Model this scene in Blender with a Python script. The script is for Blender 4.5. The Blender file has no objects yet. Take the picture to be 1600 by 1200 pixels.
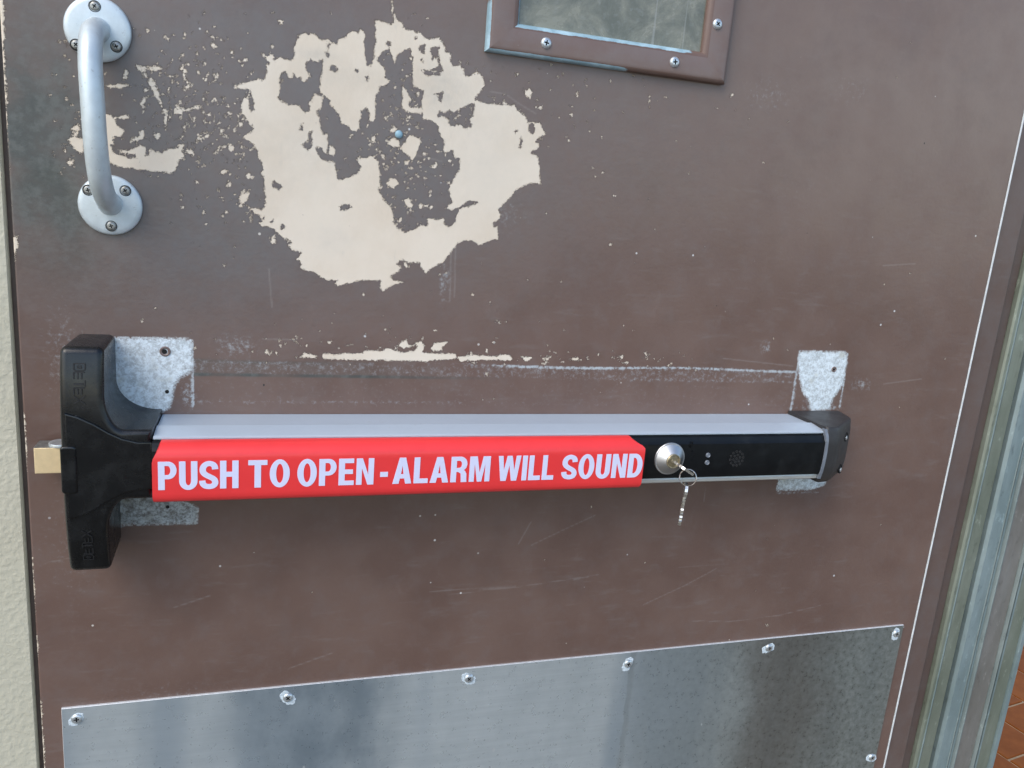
import bpy, bmesh, math, random
import numpy as np
from mathutils import Vector, Matrix
random.seed(7); rng = np.random.RandomState(11)
S = bpy.context.scene
COL = S.collection
rad = math.radians

# ------------------------------------------------------------------ camera
F_PX = 1240.247; CAM = np.array([0.17452, -0.66723, 1.21595])
RM = np.array([[0.95394197, -0.08117164, -0.28880076],
               [0.01082489, 0.97138445, -0.23726584],
               [0.29979582, 0.2232116, 0.92752307]])
RIGHT = np.array([RM[0, 0], RM[0, 2], -RM[0, 1]])
DOWN = np.array([RM[1, 0], RM[1, 2], -RM[1, 1]])
FWD = np.array([RM[2, 0], RM[2, 2], -RM[2, 1]])
cam = bpy.data.cameras.new("camera"); camo = bpy.data.objects.new("camera", cam); COL.objects.link(camo)
mw = Matrix.Identity(4)
for i in range(3):
    mw[i][0] = RIGHT[i]; mw[i][1] = -DOWN[i]; mw[i][2] = -FWD[i]; mw[i][3] = CAM[i]
camo.matrix_world = mw
cam.sensor_width = 36; cam.lens = F_PX / 1600 * 36; cam.clip_start = 0.01; cam.clip_end = 500
S.camera = camo
S.render.resolution_x = 1024; S.render.resolution_y = 768

# ------------------------------------------------------------------ light
SUN_EL, SUN_ROT = rad(44), rad(-128)
w = bpy.data.worlds.new("World"); S.world = w; w.use_nodes = True
wn = w.node_tree
sky = wn.nodes.new("ShaderNodeTexSky"); sky.sky_type = 'NISHITA'; sky.sun_disc = False
sky.sun_elevation = SUN_EL; sky.sun_rotation = SUN_ROT
sky.air_density = 1.0; sky.dust_density = 1.0; sky.ozone_density = 1.0
bg = wn.nodes["Background"]; bg.inputs[1].default_value = 0.12
wn.links.new(sky.outputs[0], bg.inputs[0])
sun = bpy.data.lights.new("sun", 'SUN'); sun.energy = 0.85; sun.angle = rad(42); sun.color = (1.0, 0.92, 0.80)
suno = bpy.data.objects.new("sun", sun); COL.objects.link(suno)
sd = Vector((math.cos(SUN_EL) * math.sin(SUN_ROT), math.cos(SUN_EL) * math.cos(SUN_ROT), math.sin(SUN_EL)))
suno.rotation_euler = sd.to_track_quat('Z', 'Y').to_euler(); suno.location = (-2, -2, 4)
S.view_settings.view_transform = 'Standard'; S.view_settings.look = 'None'
S.view_settings.exposure = 1.2; S.view_settings.gamma = 1.0

# ------------------------------------------------------------------ helpers
def at(px, py, Y=0.0):
    """a pixel of the photograph -> (X, Z) on the plane at depth Y"""
    d = RIGHT * (px - 800) / F_PX + DOWN * (py - 600) / F_PX + FWD
    t = (Y - CAM[1]) / d[1]
    P = CAM + d * t
    return float(P[0]), float(P[2])

W = {}
def link(o, parent=None, origin=(0, 0, 0)):
    COL.objects.link(o)
    W[o.name] = Vector(origin)
    o.location = Vector(origin) - (W[parent.name] if parent else Vector((0, 0, 0)))
    if parent: o.parent = parent
    return o

def thing(name, label, cat, loc, group=None):
    o = bpy.data.objects.new(name, None); o.empty_display_size = .02
    link(o, None, loc); o['label'] = label; o['category'] = cat
    if group: o['group'] = group
    return o

def obj(name, V, F, mats, parent=None, smooth=30, origin=None, mi=None, fix=True):
    V = [Vector(v) for v in V]
    if origin is None:
        lo = Vector([min(v[i] for v in V) for i in range(3)]); hi = Vector([max(v[i] for v in V) for i in range(3)])
        origin = (lo + hi) / 2
    origin = Vector(origin)
    me = bpy.data.meshes.new(name)
    me.from_pydata([v - origin for v in V], [], F)
    if not isinstance(mats, (list, tuple)): mats = [mats]
    for m in mats: me.materials.append(m)
    if mi is not None:
        for p, k in zip(me.polygons, mi): p.material_index = k
    if fix:
        bm = bmesh.new(); bm.from_mesh(me); bmesh.ops.recalc_face_normals(bm, faces=bm.faces[:]); bm.to_mesh(me); bm.free()
    if smooth:
        me.polygons.foreach_set('use_smooth', [True] * len(me.polygons))
        me.set_sharp_from_angle(angle=rad(smooth))
    o = bpy.data.objects.new(name, me)
    return link(o, parent, origin)

class MB:
    def __init__(s): s.V = []; s.F = []; s.mi = []
    def add(s, VF, m=0):
        b = len(s.V); s.V += [tuple(v) for v in VF[0]]
        s.F += [tuple(i + b for i in f) for f in VF[1]]; s.mi += [m] * len(VF[1]); return s
    def build(s, name, mats, parent=None, **k): return obj(name, s.V, s.F, mats, parent, mi=s.mi, **k)

def inset(out, d):
    n = len(out); A = sum(out[i][0] * out[(i + 1) % n][1] - out[(i + 1) % n][0] * out[i][1] for i in range(n))
    sg = 1 if A > 0 else -1; res = []
    for i in range(n):
        p0, p1, p2 = out[i - 1], out[i], out[(i + 1) % n]
        e1 = (p1[0] - p0[0], p1[1] - p0[1]); e2 = (p2[0] - p1[0], p2[1] - p1[1])
        l1 = math.hypot(*e1) or 1e-9; l2 = math.hypot(*e2) or 1e-9
        n1 = (-e1[1] / l1 * sg, e1[0] / l1 * sg); n2 = (-e2[1] / l2 * sg, e2[0] / l2 * sg)
        k = d / max(.35, 1 + n1[0] * n2[0] + n1[1] * n2[1])
        res.append((p1[0] + (n1[0] + n2[0]) * k, p1[1] + (n1[1] + n2[1]) * k))
    return res

def slab(out, yb, yf, bevel=0.001, seg=3, front=None, support=0.0004, axis='y'):
    """a plate: outline in (x, z), back at depth yb, rounded front at yf"""
    front = front or out; sg = 1 if yf > yb else -1
    rings = [(out, yb), (front, yf - sg * bevel)] if bevel else [(out, yb), (front, yf)]
    if bevel:
        for k in range(1, seg + 1):
            a = math.pi / 2 * k / seg
            rings.append((inset(front, bevel * (1 - math.cos(a))), yf - sg * bevel * (1 - math.sin(a))))
        rings.append((inset(front, bevel + support), yf))
    V = []; F = []; n = len(out)
    for pts, y in rings:
        for p in pts:
            V.append((p[0], y, p[1]) if axis == 'y' else (p[0], p[1], y) if axis == 'z' else (y, p[0], p[1]))
    for r in range(len(rings) - 1):
        for i in range(n):
            j = (i + 1) % n; F.append((r * n + i, r * n + j, (r + 1) * n + j, (r + 1) * n + i))
    F.append(tuple(range(n))); F.append(tuple(range((len(rings) - 1) * n, len(rings) * n)))
    return V, F

def box(x0, x1, y0, y1, z0, z1, b=0.0):
    if b: return slab([(x0, z0), (x1, z0), (x1, z1), (x0, z1)], y1, y0, b, 2)
    V = [(x, y, z) for x in (x0, x1) for y in (y0, y1) for z in (z0, z1)]
    return V, [(0, 1, 3, 2), (4, 6, 7, 5), (0, 4, 5, 1), (2, 3, 7, 6), (0, 2, 6, 4), (1, 5, 7, 3)]

def arc(cx, cy, rx, ry, a0, a1, n):
    return [(cx + rx * math.cos(rad(a0 + (a1 - a0) * i / n)), cy + ry * math.sin(rad(a0 + (a1 - a0) * i / n))) for i in range(n + 1)]
def circle(cx, cy, r, n=32): return [(cx + r * math.cos(2 * math.pi * i / n), cy + r * math.sin(2 * math.pi * i / n)) for i in range(n)]
def rrect(x0, x1, z0, z1, r, n=4):
    return arc(x1 - r, z1 - r, r, r, 0, 90, n) + arc(x0 + r, z1 - r, r, r, 90, 180, n) + arc(x0 + r, z0 + r, r, r, 180, 270, n) + arc(x1 - r, z0 + r, r, r, 270, 360, n)

def lathe(cx, cz, prof, n=48):
    """prof: (radius, y) pairs about an axis along y"""
    V = []; F = []
    for r, y in prof:
        for i in range(n):
            a = 2 * math.pi * i / n; V.append((cx + r * math.cos(a), y, cz + r * math.sin(a)))
    for k in range(len(prof) - 1):
        for i in range(n):
            j = (i + 1) % n; F.append((k * n + i, k * n + j, (k + 1) * n + j, (k + 1) * n + i))
    F.append(tuple(range(n))); F.append(tuple(range((len(prof) - 1) * n, len(prof) * n)))
    return V, F

def tube(path, r, n=20):
    path = [Vector(p) for p in path]; V = []; F = []
    up = None
    for i, p in enumerate(path):
        t = (path[min(i + 1, len(path) - 1)] - path[max(i - 1, 0)]).normalized()
        up = Vector((1, 0, 0)) if up is None else up
        a = (up - t * up.dot(t)).normalized(); up = a; b = t.cross(a)
        rr = r[i] if isinstance(r, (list, tuple)) else r
        for k in range(n):
            th = 2 * math.pi * k / n; V.append(p + (a * math.cos(th) + b * math.sin(th)) * rr)
    for i in range(len(path) - 1):
        for k in range(n):
            j = (k + 1) % n; F.append((i * n + k, i * n + j, (i + 1) * n + j, (i + 1) * n + k))
    F.append(tuple(range(n))); F.append(tuple(range((len(path) - 1) * n, len(path) * n)))
    return V, F

def extrude_x(prof, x0, x1):
    """profile of (y, z); x0/x1 a number or one per profile point"""
    n = len(prof); g = lambda x, i: x[i] if isinstance(x, (list, tuple)) else x
    V = [(g(x0, i), p[0], p[1]) for i, p in enumerate(prof)] + [(g(x1, i), p[0], p[1]) for i, p in enumerate(prof)]
    F = [(i, (i + 1) % n, n + (i + 1) % n, n + i) for i in range(n)] + [tuple(range(n)), tuple(range(n, 2 * n))]
    return V, F

def smooth_path(pts, n=6):
    P = [np.array(p, float) for p in pts]; out = []
    for i in range(len(P) - 1):
        p0, p1, p2, p3 = P[max(i - 1, 0)], P[i], P[i + 1], P[min(i + 2, len(P) - 1)]
        for k in range(n):
            t = k / n
            out.append(.5 * ((2 * p1) + (p2 - p0) * t + (2 * p0 - 5 * p1 + 4 * p2 - p3) * t * t + (3 * p1 - p0 - 3 * p2 + p3) * t ** 3))
    out.append(P[-1]); return [tuple(p) for p in out]

# ------------------------------------------------------------------ materials
class G:
    def __init__(s, name, rough=.5, metal=0.0, spec=.5):
        s.m = bpy.data.materials.new(name); s.m.use_nodes = True; s.t = s.m.node_tree
        s.b = s.t.nodes["Principled BSDF"]
        s.set('Roughness', rough); s.set('Metallic', metal); s.set('Specular IOR Level', spec)
        s.tc = s.t.nodes.new("ShaderNodeTexCoord"); s.pos = s.tc.outputs['Object']
    def put(s, sock, v):
        if isinstance(v, bpy.types.NodeSocket): s.t.links.new(v, sock)
        elif isinstance(v, (tuple, list)) and len(v) == 3 and sock.type == 'RGBA': sock.default_value = (*v, 1)
        else: sock.default_value = v
    def set(s, k, v): s.put(s.b.inputs[k], v)
    def attr(s, n):
        a = s.t.nodes.new("ShaderNodeAttribute"); a.attribute_name = n; return a.outputs['Fac']
    def scale(s, v, vec=None):
        m = s.t.nodes.new("ShaderNodeVectorMath"); m.operation = 'MULTIPLY'; s.put(m.inputs[0], vec or s.pos); m.inputs[1].default_value = v; return m.outputs[0]
    def noise(s, sc, det=4, ro=.55, vec=None, dist=0.0):
        n = s.t.nodes.new("ShaderNodeTexNoise"); s.put(n.inputs['Vector'], vec or s.pos)
        n.inputs['Scale'].default_value = sc; n.inputs['Detail'].default_value = det; n.inputs['Roughness'].default_value = ro; n.inputs['Distortion'].default_value = dist
        return n.outputs['Fac']
    def vor(s, sc, vec=None, feat='F1'):
        n = s.t.nodes.new("ShaderNodeTexVoronoi"); s.put(n.inputs['Vector'], vec or s.pos); n.inputs['Scale'].default_value = sc; n.feature = feat
        return n.outputs['Distance'], n.outputs['Color']
    def xyz(s):
        n = s.t.nodes.new("ShaderNodeSeparateXYZ"); s.put(n.inputs[0], s.pos); return n.outputs
    def math(s, op, a, b=0.0, clamp=False):
        n = s.t.nodes.new("ShaderNodeMath"); n.operation = op; n.use_clamp = clamp; s.put(n.inputs[0], a); s.put(n.inputs[1], b); return n.outputs[0]
    def ramp(s, v, lo, hi, a=0.0, b=1.0):
        n = s.t.nodes.new("ShaderNodeMapRange"); n.interpolation_type = 'SMOOTHSTEP'; s.put(n.inputs[0], v)
        if lo > hi: lo, hi, a, b = hi, lo, b, a
        for i, x in zip((1, 2, 3, 4), (lo, hi, a, b)): s.put(n.inputs[i], x)
        return n.outputs[0]
    def mix(s, f, a, b, mode='MIX'):
        n = s.t.nodes.new("ShaderNodeMix"); n.data_type = 'RGBA'; n.blend_type = mode
        s.put(n.inputs[0], f); s.put(n.inputs[6], a); s.put(n.inputs[7], b); return n.outputs[2]
    def bump(s, h, st=.3, d=.001):
        n = s.t.nodes.new("ShaderNodeBump"); s.put(n.inputs['Height'], h); n.inputs['Strength'].default_value = st; n.inputs['Distance'].default_value = d
        s.set('Normal', n.outputs[0])

BROWN = (.139, .085, .067); BROWN2 = (.162, .104, .083)
def brown_base(g):
    n1 = g.noise(9, 5, .6); n2 = g.noise(60, 4, .6)
    c = g.mix(g.ramp(n1, .35, .65), BROWN, BROWN2)
    c = g.mix(g.ramp(n2, .45, .75, 0, .35), c, (.165, .125, .112))
    st = g.noise(26, 5, .65, g.scale((1, 1, 5)))
    c = g.mix(g.ramp(st, .56, .74, 0, .30), c, (.20, .165, .15))
    return c

def mat_door():
    g = G("door_paint", .38, 0, .55)
    c = brown_base(g)
    fine = g.noise(420, 6, .7); mid = g.noise(120, 5, .65); wide = g.noise(30, 4, .6)
    # rubbed, greyed paint, with some gloss reflection painted in
    grey = g.attr('grey')
    c = g.mix(g.math('MULTIPLY', grey, g.ramp(mid, .2, .7, .65, 1), True), c, (.144, .133, .131))
    c = g.mix(g.math('MULTIPLY', g.attr('sky_sheen'), g.ramp(g.noise(11, 7, .68), .32, .66, .45, 1.0)), c, (.215, .160, .130))  # sky reflection painted as a lighter tan
    mot = g.noise(17, 8, .72)
    c = g.mix(g.ramp(mot, .50, .36, 0, .10), c, (.088, .066, .058))
    c = g.mix(g.ramp(g.noise(48, 7, .75, g.scale((1, 1, .55))), .56, .74, 0, .26), c, (.205, .16, .14))
    # dark greenish grime
    gr = g.attr('grime')
    gm = g.math('MULTIPLY', gr, g.ramp(wide, .3, .6, .45, 1.0), True)
    c = g.mix(gm, c, g.mix(g.ramp(mid, .4, .65), (.066, .072, .066), (.11, .115, .105)))
    # chalky scuffs
    sc = g.attr('scuff')
    c = g.mix(g.math('MULTIPLY', g.math('MULTIPLY', sc, 1.25, True), g.ramp(g.math('ADD', g.noise(230, 6, .78), g.math('MULTIPLY', g.math('SUBTRACT', sc, .5), .22)), .44, .64)), c, (.43, .46, .475))
    # hairline scratches
    sd_ = g.math('ADD', g.attr('scratch'), g.math('MULTIPLY', g.math('SUBTRACT', fine, .5), 1.2))
    c = g.mix(g.ramp(sd_, 1.15, .35, 0, .20), c, (.36, .33, .31))
    # fly specks and pin chips
    vd, vc = g.vor(70); sv = g.t.nodes.new("ShaderNodeSeparateColor"); g.put(sv.inputs[0], vc)
    r = g.ramp(sv.outputs[0], .76, 1.0, 0, .08)
    sp = g.ramp(g.math('SUBTRACT', vd, r), .012, -.012)
    sp = g.math('MULTIPLY', sp, g.ramp(sv.outputs[1], .35, .5))
    c = g.mix(sp, c, g.mix(sv.outputs[2], (.55, .50, .43), (.62, .64, .66)))
    vd2, vc2 = g.vor(52, g.scale((1.3, 1, .9))); s2 = g.t.nodes.new("ShaderNodeSeparateColor"); g.put(s2.inputs[0], vc2)
    sp2 = g.ramp(g.math('SUBTRACT', vd2, g.ramp(s2.outputs[0], .88, 1, 0, .05)), .012, -.012)
    c = g.mix(sp2, c, (.03, .028, .026))
    # bare galvanised metal left by older hardware
    bs = g.attr('bare'); bn = g.math('ADD', g.math('MULTIPLY', g.math('SUBTRACT', mid, .5), 5.0), g.math('MULTIPLY', g.math('SUBTRACT', g.noise(620, 4, .75), .5), 9.0))
    bm_ = g.ramp(g.math('ADD', bs, bn), 1.1, -1.6)
    flo = g.noise(300, 6, .75)
    bc = g.mix(g.ramp(flo, .36, .62), (.46, .50, .51), (.76, .84, .88))
    bc = g.mix(g.ramp(g.noise(75, 4, .6), .58, .74, 0, .55), bc, (.46, .45, .36))
    bc = g.mix(g.ramp(g.noise(420, 4, .65), .61, .71, 0, .5), bc, (.13, .125, .12))
    bd = g.attr('baredark')
    bc = g.mix(g.math('MULTIPLY', bd, g.ramp(flo, .3, .65, 1, .45)), bc, (.115, .105, .09))
    ridge = g.math('MULTIPLY', g.ramp(bs, 1.6, .3), g.ramp(bs, -1.6, -.3))
    c = g.mix(bm_, c, bc)
    c = g.mix(g.math('MULTIPLY', ridge, g.ramp(fine, .42, .6, 0, .7)), c, (.62, .66, .66))
    # cream undercoat where the brown has flaked away
    cs = g.attr('cream')
    cn = g.math('ADD', g.math('MULTIPLY', g.math('SUBTRACT', g.noise(560, 7, .82), .5), 8.0), g.math('MULTIPLY', g.math('SUBTRACT', mid, .5), 3.4))
    cd = g.math('ADD', cs, cn)
    cm = g.ramp(cd, .12, -.12)
    cc = g.mix(g.ramp(g.noise(14, 4, .6), .35, .65), (.70, .60, .475), (.755, .665, .545))
    cc = g.mix(g.ramp(g.noise(45, 5, .7, g.scale((2.2, 1, .6))), .60, .80, 0, .28), cc, (.42, .42, .38))
    cc = g.mix(g.ramp(g.noise(200, 4, .7), .70, .76, 0, .7), cc, (.20, .17, .16))
    cc = g.mix(g.math('MULTIPLY', g.attr('smear'), g.ramp(mid, .3, .7, .5, 1), True), cc, (.36, .36, .33))
    c = g.mix(g.math('MULTIPLY', g.ramp(cd, .5, .12), g.ramp(mid, .4, .7, .0, .28)), c, (.085, .068, .062))
    c = g.mix(cm, c, cc)
    g.set('Base Color', c)
    ro = g.ramp(g.noise(35, 4, .6), .3, .7, .30, .44)
    ro = g.math('ADD', ro, g.math('MULTIPLY', g.math('MAXIMUM', cm, bm_), .12))
    g.set('Roughness', ro)
    peel = g.noise(260, 3, .5)
    h = g.math('ADD', g.math('MULTIPLY', peel, .11), g.math('MULTIPLY', g.noise(70, 2, .5), .10))
    h = g.math('SUBTRACT', h, g.math('MULTIPLY', g.ramp(cd, .35, -.35), .75))
    h = g.math('ADD', h, g.math('MULTIPLY', g.math('MULTIPLY', bm_, flo), .3))
    g.bump(h, .8, .0018)
    return g.m

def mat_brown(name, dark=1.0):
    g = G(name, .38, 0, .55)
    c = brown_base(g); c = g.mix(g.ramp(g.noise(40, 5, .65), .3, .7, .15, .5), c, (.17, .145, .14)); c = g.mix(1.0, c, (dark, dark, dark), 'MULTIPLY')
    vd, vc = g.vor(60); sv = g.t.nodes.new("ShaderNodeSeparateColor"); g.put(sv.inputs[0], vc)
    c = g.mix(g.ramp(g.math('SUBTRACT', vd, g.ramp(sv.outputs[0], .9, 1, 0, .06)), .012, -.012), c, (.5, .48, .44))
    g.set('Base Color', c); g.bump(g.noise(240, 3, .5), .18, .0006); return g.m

def mat_simple(name, col, rough, metal=0, spec=.5, var=.12, nsc=60, bump=0.0, bsc=400, rvar=0.08):
    g = G(name, rough, metal, spec)
    n = g.noise(nsc, 5, .65)
    c = g.mix(g.ramp(n, .3, .7), tuple(x * (1 - var) for x in col), tuple(min(1, x * (1 + var)) for x in col))
    g.set('Base Color', c); g.set('Roughness', g.ramp(g.noise(nsc * 1.7, 4, .6), .3, .7, rough - rvar, rough + rvar))
    if bump: g.bump(g.noise(bsc, 3, .6), bump, .0005)
    return g.m

def mat_plastic(name, col=(.0032, .0038, .0045), rough=.24, dust=.4, spec=.5):
    g = G(name, rough, 0, spec)
    vd, vc = g.vor(190); sv = g.t.nodes.new("ShaderNodeSeparateColor"); g.put(sv.inputs[0], vc)
    c = g.mix(g.ramp(g.noise(40, 5, .7), .45, .75, 0, dust * .35), col, (.07, .075, .078))
    c = g.mix(g.ramp(g.math('SUBTRACT', vd, g.ramp(sv.outputs[0], .95, 1, 0, .09)), .015, -.015), c, (.35, .36, .36))
    g.set('Base Color', c)
    g.set('Roughness', g.ramp(g.noise(50, 5, .7), .3, .75, rough - .05, rough + .12))
    g.bump(g.noise(1500, 2, .5), .10, .0002); return g.m

def mat_plate():
    g = G("galvanised_plate", .30, .5, .5)
    x, y, z = g.xyz()
    a = g.noise(22, 6, .7, g.scale((1.0, 1, .7))); b = g.noise(150, 5, .7); st = g.noise(120, 5, .7, g.scale((.05, 1, 1)))
    wv = g.math('ADD', x, g.math('MULTIPLY', g.math('SUBTRACT', g.noise(7, 4, .6), .5), .16))
    c = g.mix(g.ramp(a, .25, .75), (.53, .585, .60), (.63, .685, .70))
    c = g.mix(g.ramp(g.noise(420, 3, .6, g.scale((.03, 1, 1))), .3, .7, 0, .22), c, (.36, .40, .41))
    c = g.mix(g.ramp(b, .48, .72, 0, .25), c, (.58, .62, .63))
    vb = g.noise(3.2, 3, .5, g.scale((3.2, 1, .25)))
    c = g.mix(g.ramp(vb, .45, .60, 0, .6), c, (.31, .38, .44))  # soft vertical reflections painted into the zinc colour
    # painted-in reflections: olive darkening towards the right, a browner band below the fifth screw
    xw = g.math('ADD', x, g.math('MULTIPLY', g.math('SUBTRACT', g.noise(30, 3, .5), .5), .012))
    dark_refl = g.math('ADD', g.math('MULTIPLY', g.ramp(xw, .080, .115), .26), g.math('ADD', g.math('MULTIPLY', g.ramp(wv, .06, .30), .52), g.math('MULTIPLY', g.ramp(wv, -.12, .08), .12)))
    dark_refl = g.math('MULTIPLY', dark_refl, g.ramp(b, .25, .75, 1, .80), True)
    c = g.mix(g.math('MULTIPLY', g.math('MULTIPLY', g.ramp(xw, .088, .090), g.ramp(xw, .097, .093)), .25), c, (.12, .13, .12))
    c = g.mix(dark_refl, c, g.mix(g.ramp(b, .4, .7), (.125, .135, .115), (.175, .185, .16)))
    run = g.math('MULTIPLY', g.ramp(wv, .19, .26), g.ramp(wv, .38, .29))  # brown band, a dark reflection put into the colour
    c = g.mix(g.math('MULTIPLY', run, .48), c, (.10, .078, .062))  # brown reflection band mixed into the zinc colour
    blue_refl = g.math('MULTIPLY', g.ramp(wv, -.34, -.25), g.ramp(wv, -.12, -.20))
    c = g.mix(g.math('MULTIPLY', blue_refl, g.ramp(a, .3, .65, .25, .8)), c, (.19, .24, .28))  # darker blue reflection painted left of centre
    vd, vc = g.vor(75, g.scale((1, 1, .6))); sv = g.t.nodes.new("ShaderNodeSeparateColor"); g.put(sv.inputs[0], vc)
    c = g.mix(g.ramp(g.math('SUBTRACT', vd, g.ramp(sv.outputs[0], .86, 1, 0, .11)), .02, -.02, 0, .6), c, (.66, .69, .69))
    g.set('Base Color', c)
    g.set('Metallic', g.ramp(dark_refl, 0, 1, .55, .45))
    g.set('Roughness', g.ramp(b, .3, .7, .26, .38))
    g.bump(g.math('ADD', g.math('MULTIPLY', st, .3), g.math('MULTIPLY', g.noise(14, 2, .4), .8)), .10, .0012); return g.m

def mat_weather(name, c0, c1, c2, rough=.42, metal=.35):
    g = G(name, rough, metal)
    lo = g.noise(5, 5, .65, g.scale((4, 1, 1))); st = g.noise(45, 5, .7, g.scale((1, 1, .05))); f = g.noise(90, 5, .7, g.scale((1, 1, .5)))
    c = g.mix(g.ramp(lo, .35, .65), c0, c1)
    c = g.mix(g.ramp(st, .5, .75, 0, .55), c, c2)
    c = g.mix(g.ramp(f, .58, .75, 0, .5), c, tuple(min(1, v * 1.9) for v in c1))
    c = g.mix(g.ramp(f, .42, .28, 0, .5), c, tuple(v * .5 for v in c0))
    g.set('Base Color', c); g.set('Roughness', g.ramp(f, .3, .7, rough - .1, rough + .14)); g.bump(f, .15, .0008); return g.m

def mat_frame_edge():
    """edge of the window frame where brown paint has come off blue-grey zinc"""
    g = G("chipped_frame_edge", .42)
    n = g.noise(130, 5, .7); bare = g.attr('bare')
    c = g.mix(g.ramp(g.math('ADD', bare, g.math('MULTIPLY', g.math('SUBTRACT', n, .5), .9)), .42, .58), brown_base(g), g.mix(g.ramp(g.noise(60, 4, .6), .35, .7), (.24, .37, .43), (.40, .56, .63)))
    g.set('Base Color', c); g.bump(n, .2, .0006); return g.m

def mat_pane():
    g = G("dirty_glass", .16, 0, .6)
    a = g.noise(28, 6, .72, None, .6); b = g.noise(160, 5, .7)
    c = g.mix(g.ramp(a, .34, .66), (.125, .13, .10), (.25, .25, .20))
    c = g.mix(g.ramp(b, .5, .75, 0, .45), c, (.27, .28, .26))
    s_ = g.noise(150, 3, .5, g.scale((1, 1, .02)))
    c = g.mix(g.ramp(s_, .66, .74, 0, .45), c, (.34, .35, .33))  # mottling and pale streaks painted in place of reflections in the glass
    g.set('Base Color', c); g.set('Roughness', g.ramp(a, .3, .7, .10, .34)); return g.m

def mat_wall():
    g = G("stucco", .75, 0, .3)
    c = g.mix(g.ramp(g.noise(6, 4, .6), .3, .7), (.50, .47, .365), (.56, .53, .42))
    g.set('Base Color', c)
    h = g.math('ADD', g.ramp(g.noise(210, 3, .5), .35, .7), g.math('MULTIPLY', g.noise(30, 3, .5), .6)); g.bump(h, .32, .0010); return g.m

def mat_tile():
    g = G("terracotta", .6, 0, .15)
    oi = g.t.nodes.new("ShaderNodeObjectInfo")
    c = g.mix(g.ramp(g.noise(18, 5, .65), .3, .7), (.215, .056, .006), (.28, .082, .012))
    c = g.mix(g.math('MULTIPLY', oi.outputs['Random'], .35), c, (.16, .038, .006))
    g.set('Base Color', c); g.bump(g.noise(90, 4, .6), .2, .001); return g.m

def mat_ground():
    g = G("concrete", .8, 0, .3)
    c = g.mix(g.ramp(g.noise(2.5, 6, .65), .3, .7), (.105, .09, .068), (.15, .13, .10))
    c = g.mix(g.ramp(g.noise(160, 4, .7), .5, .75, 0, .5), c, (.24, .235, .22))
    g.set('Base Color', c); g.bump(g.noise(120, 4, .6), .3, .002); return g.m

M = dict(
    door=mat_door(), brown=mat_brown("frame_paint", 1.15), jamb=mat_brown("jamb_paint", .80), jamb_shaded=mat_brown("shaded_jamb_paint", .62),  # the darkest brown has the shade of the gap and step painted in
    edge=mat_simple("edge_primer", (.66, .68, .68), .45, 0, .5, .12, 90), cream=mat_simple("cream_edge", (.62, .57, .47), .55),
    alu=mat_simple("satin_aluminium", (.51, .585, .66), .42, .25, .5, .02, 30, .05, 900, .02),
    alulip=mat_simple("satin_aluminium_lip", (.62, .63, .60), .42, .55, .5, .05, 50),
    red=mat_simple("red_plastic", (.80, .042, .044), .33, 0, .5, .03, 40, .04, 1200, .03),
    print=mat_simple("pale_lilac_print", (.66, .67, .86), .5, 0, .4, .02),
    black=mat_plastic("black_plastic"), blackbar=mat_plastic("black_bar", (.003, .0038, .0048), .36, .3, .3),
    cap=mat_plastic("charcoal_cap", (.030, .028, .028), .48, .8), trim=mat_simple("grey_trim", (.17, .19, .22), .35, 0, .5, .15),
    void=mat_simple("dark_hole", (.006, .006, .006), .8), emblem=mat_plastic("emblem_black", (.006, .006, .007), .6, 0),
    handle=mat_simple("painted_aluminium", (.57, .635, .66), .42, .35, .5, .07, 70, .06, 500, .07),
    screw=mat_simple("dull_steel", (.33, .33, .31), .40, .8, .5, .25, 300), slot=mat_simple("slot_dark", (.02, .019, .018), .7),  # near-black colour for screw slots and seats
    cut=mat_simple("cut_edge", (.74, .76, .77), .45, .3, .5, .1, 200),
    oxide=mat_simple("zinc_oxide", (.55, .62, .66), .7, 0, .3, .25, 500),
    zinc=mat_simple("zinc_screw", (.60, .64, .66), .36, .75, .5, .2, 300),
    steel=mat_simple("turned_steel", (.50, .51, .52), .34, .9, .5, .02, 30, 0, 400, .02), plug=mat_simple("brass_plug", (.42, .36, .24), .38, .85, .5, .2, 300),
    nickel=mat_simple("nickel_key", (.76, .74, .68), .26, .95, .5, .08, 200), brass=mat_simple("latch_gold", (.80, .62, .36), .42, .25, .5, .04, 200),
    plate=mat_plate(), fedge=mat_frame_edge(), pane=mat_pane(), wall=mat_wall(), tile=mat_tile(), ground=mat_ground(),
    grout=mat_simple("grout", (.42, .31, .19), .8, 0, .3, .2),
    chA=mat_weather("green_weathered", (.18, .205, .16), (.26, .29, .24), (.13, .14, .10)),
    chR=mat_weather("rusty_recess", (.12, .10, .07), (.19, .165, .125), (.09, .065, .04), .6, .1),
    chB=mat_weather("blue_grey_weathered", (.21, .275, .28), (.29, .365, .375), (.17, .20, .19)),
    chC=mat_weather("brown_grey_weathered", (.20, .19, .17), (.27, .26, .245), (.22, .27, .27)),
    rib=mat_weather("bright_rib", (.24, .29, .285), (.33, .39, .385), (.25, .28, .27)),
)

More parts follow.
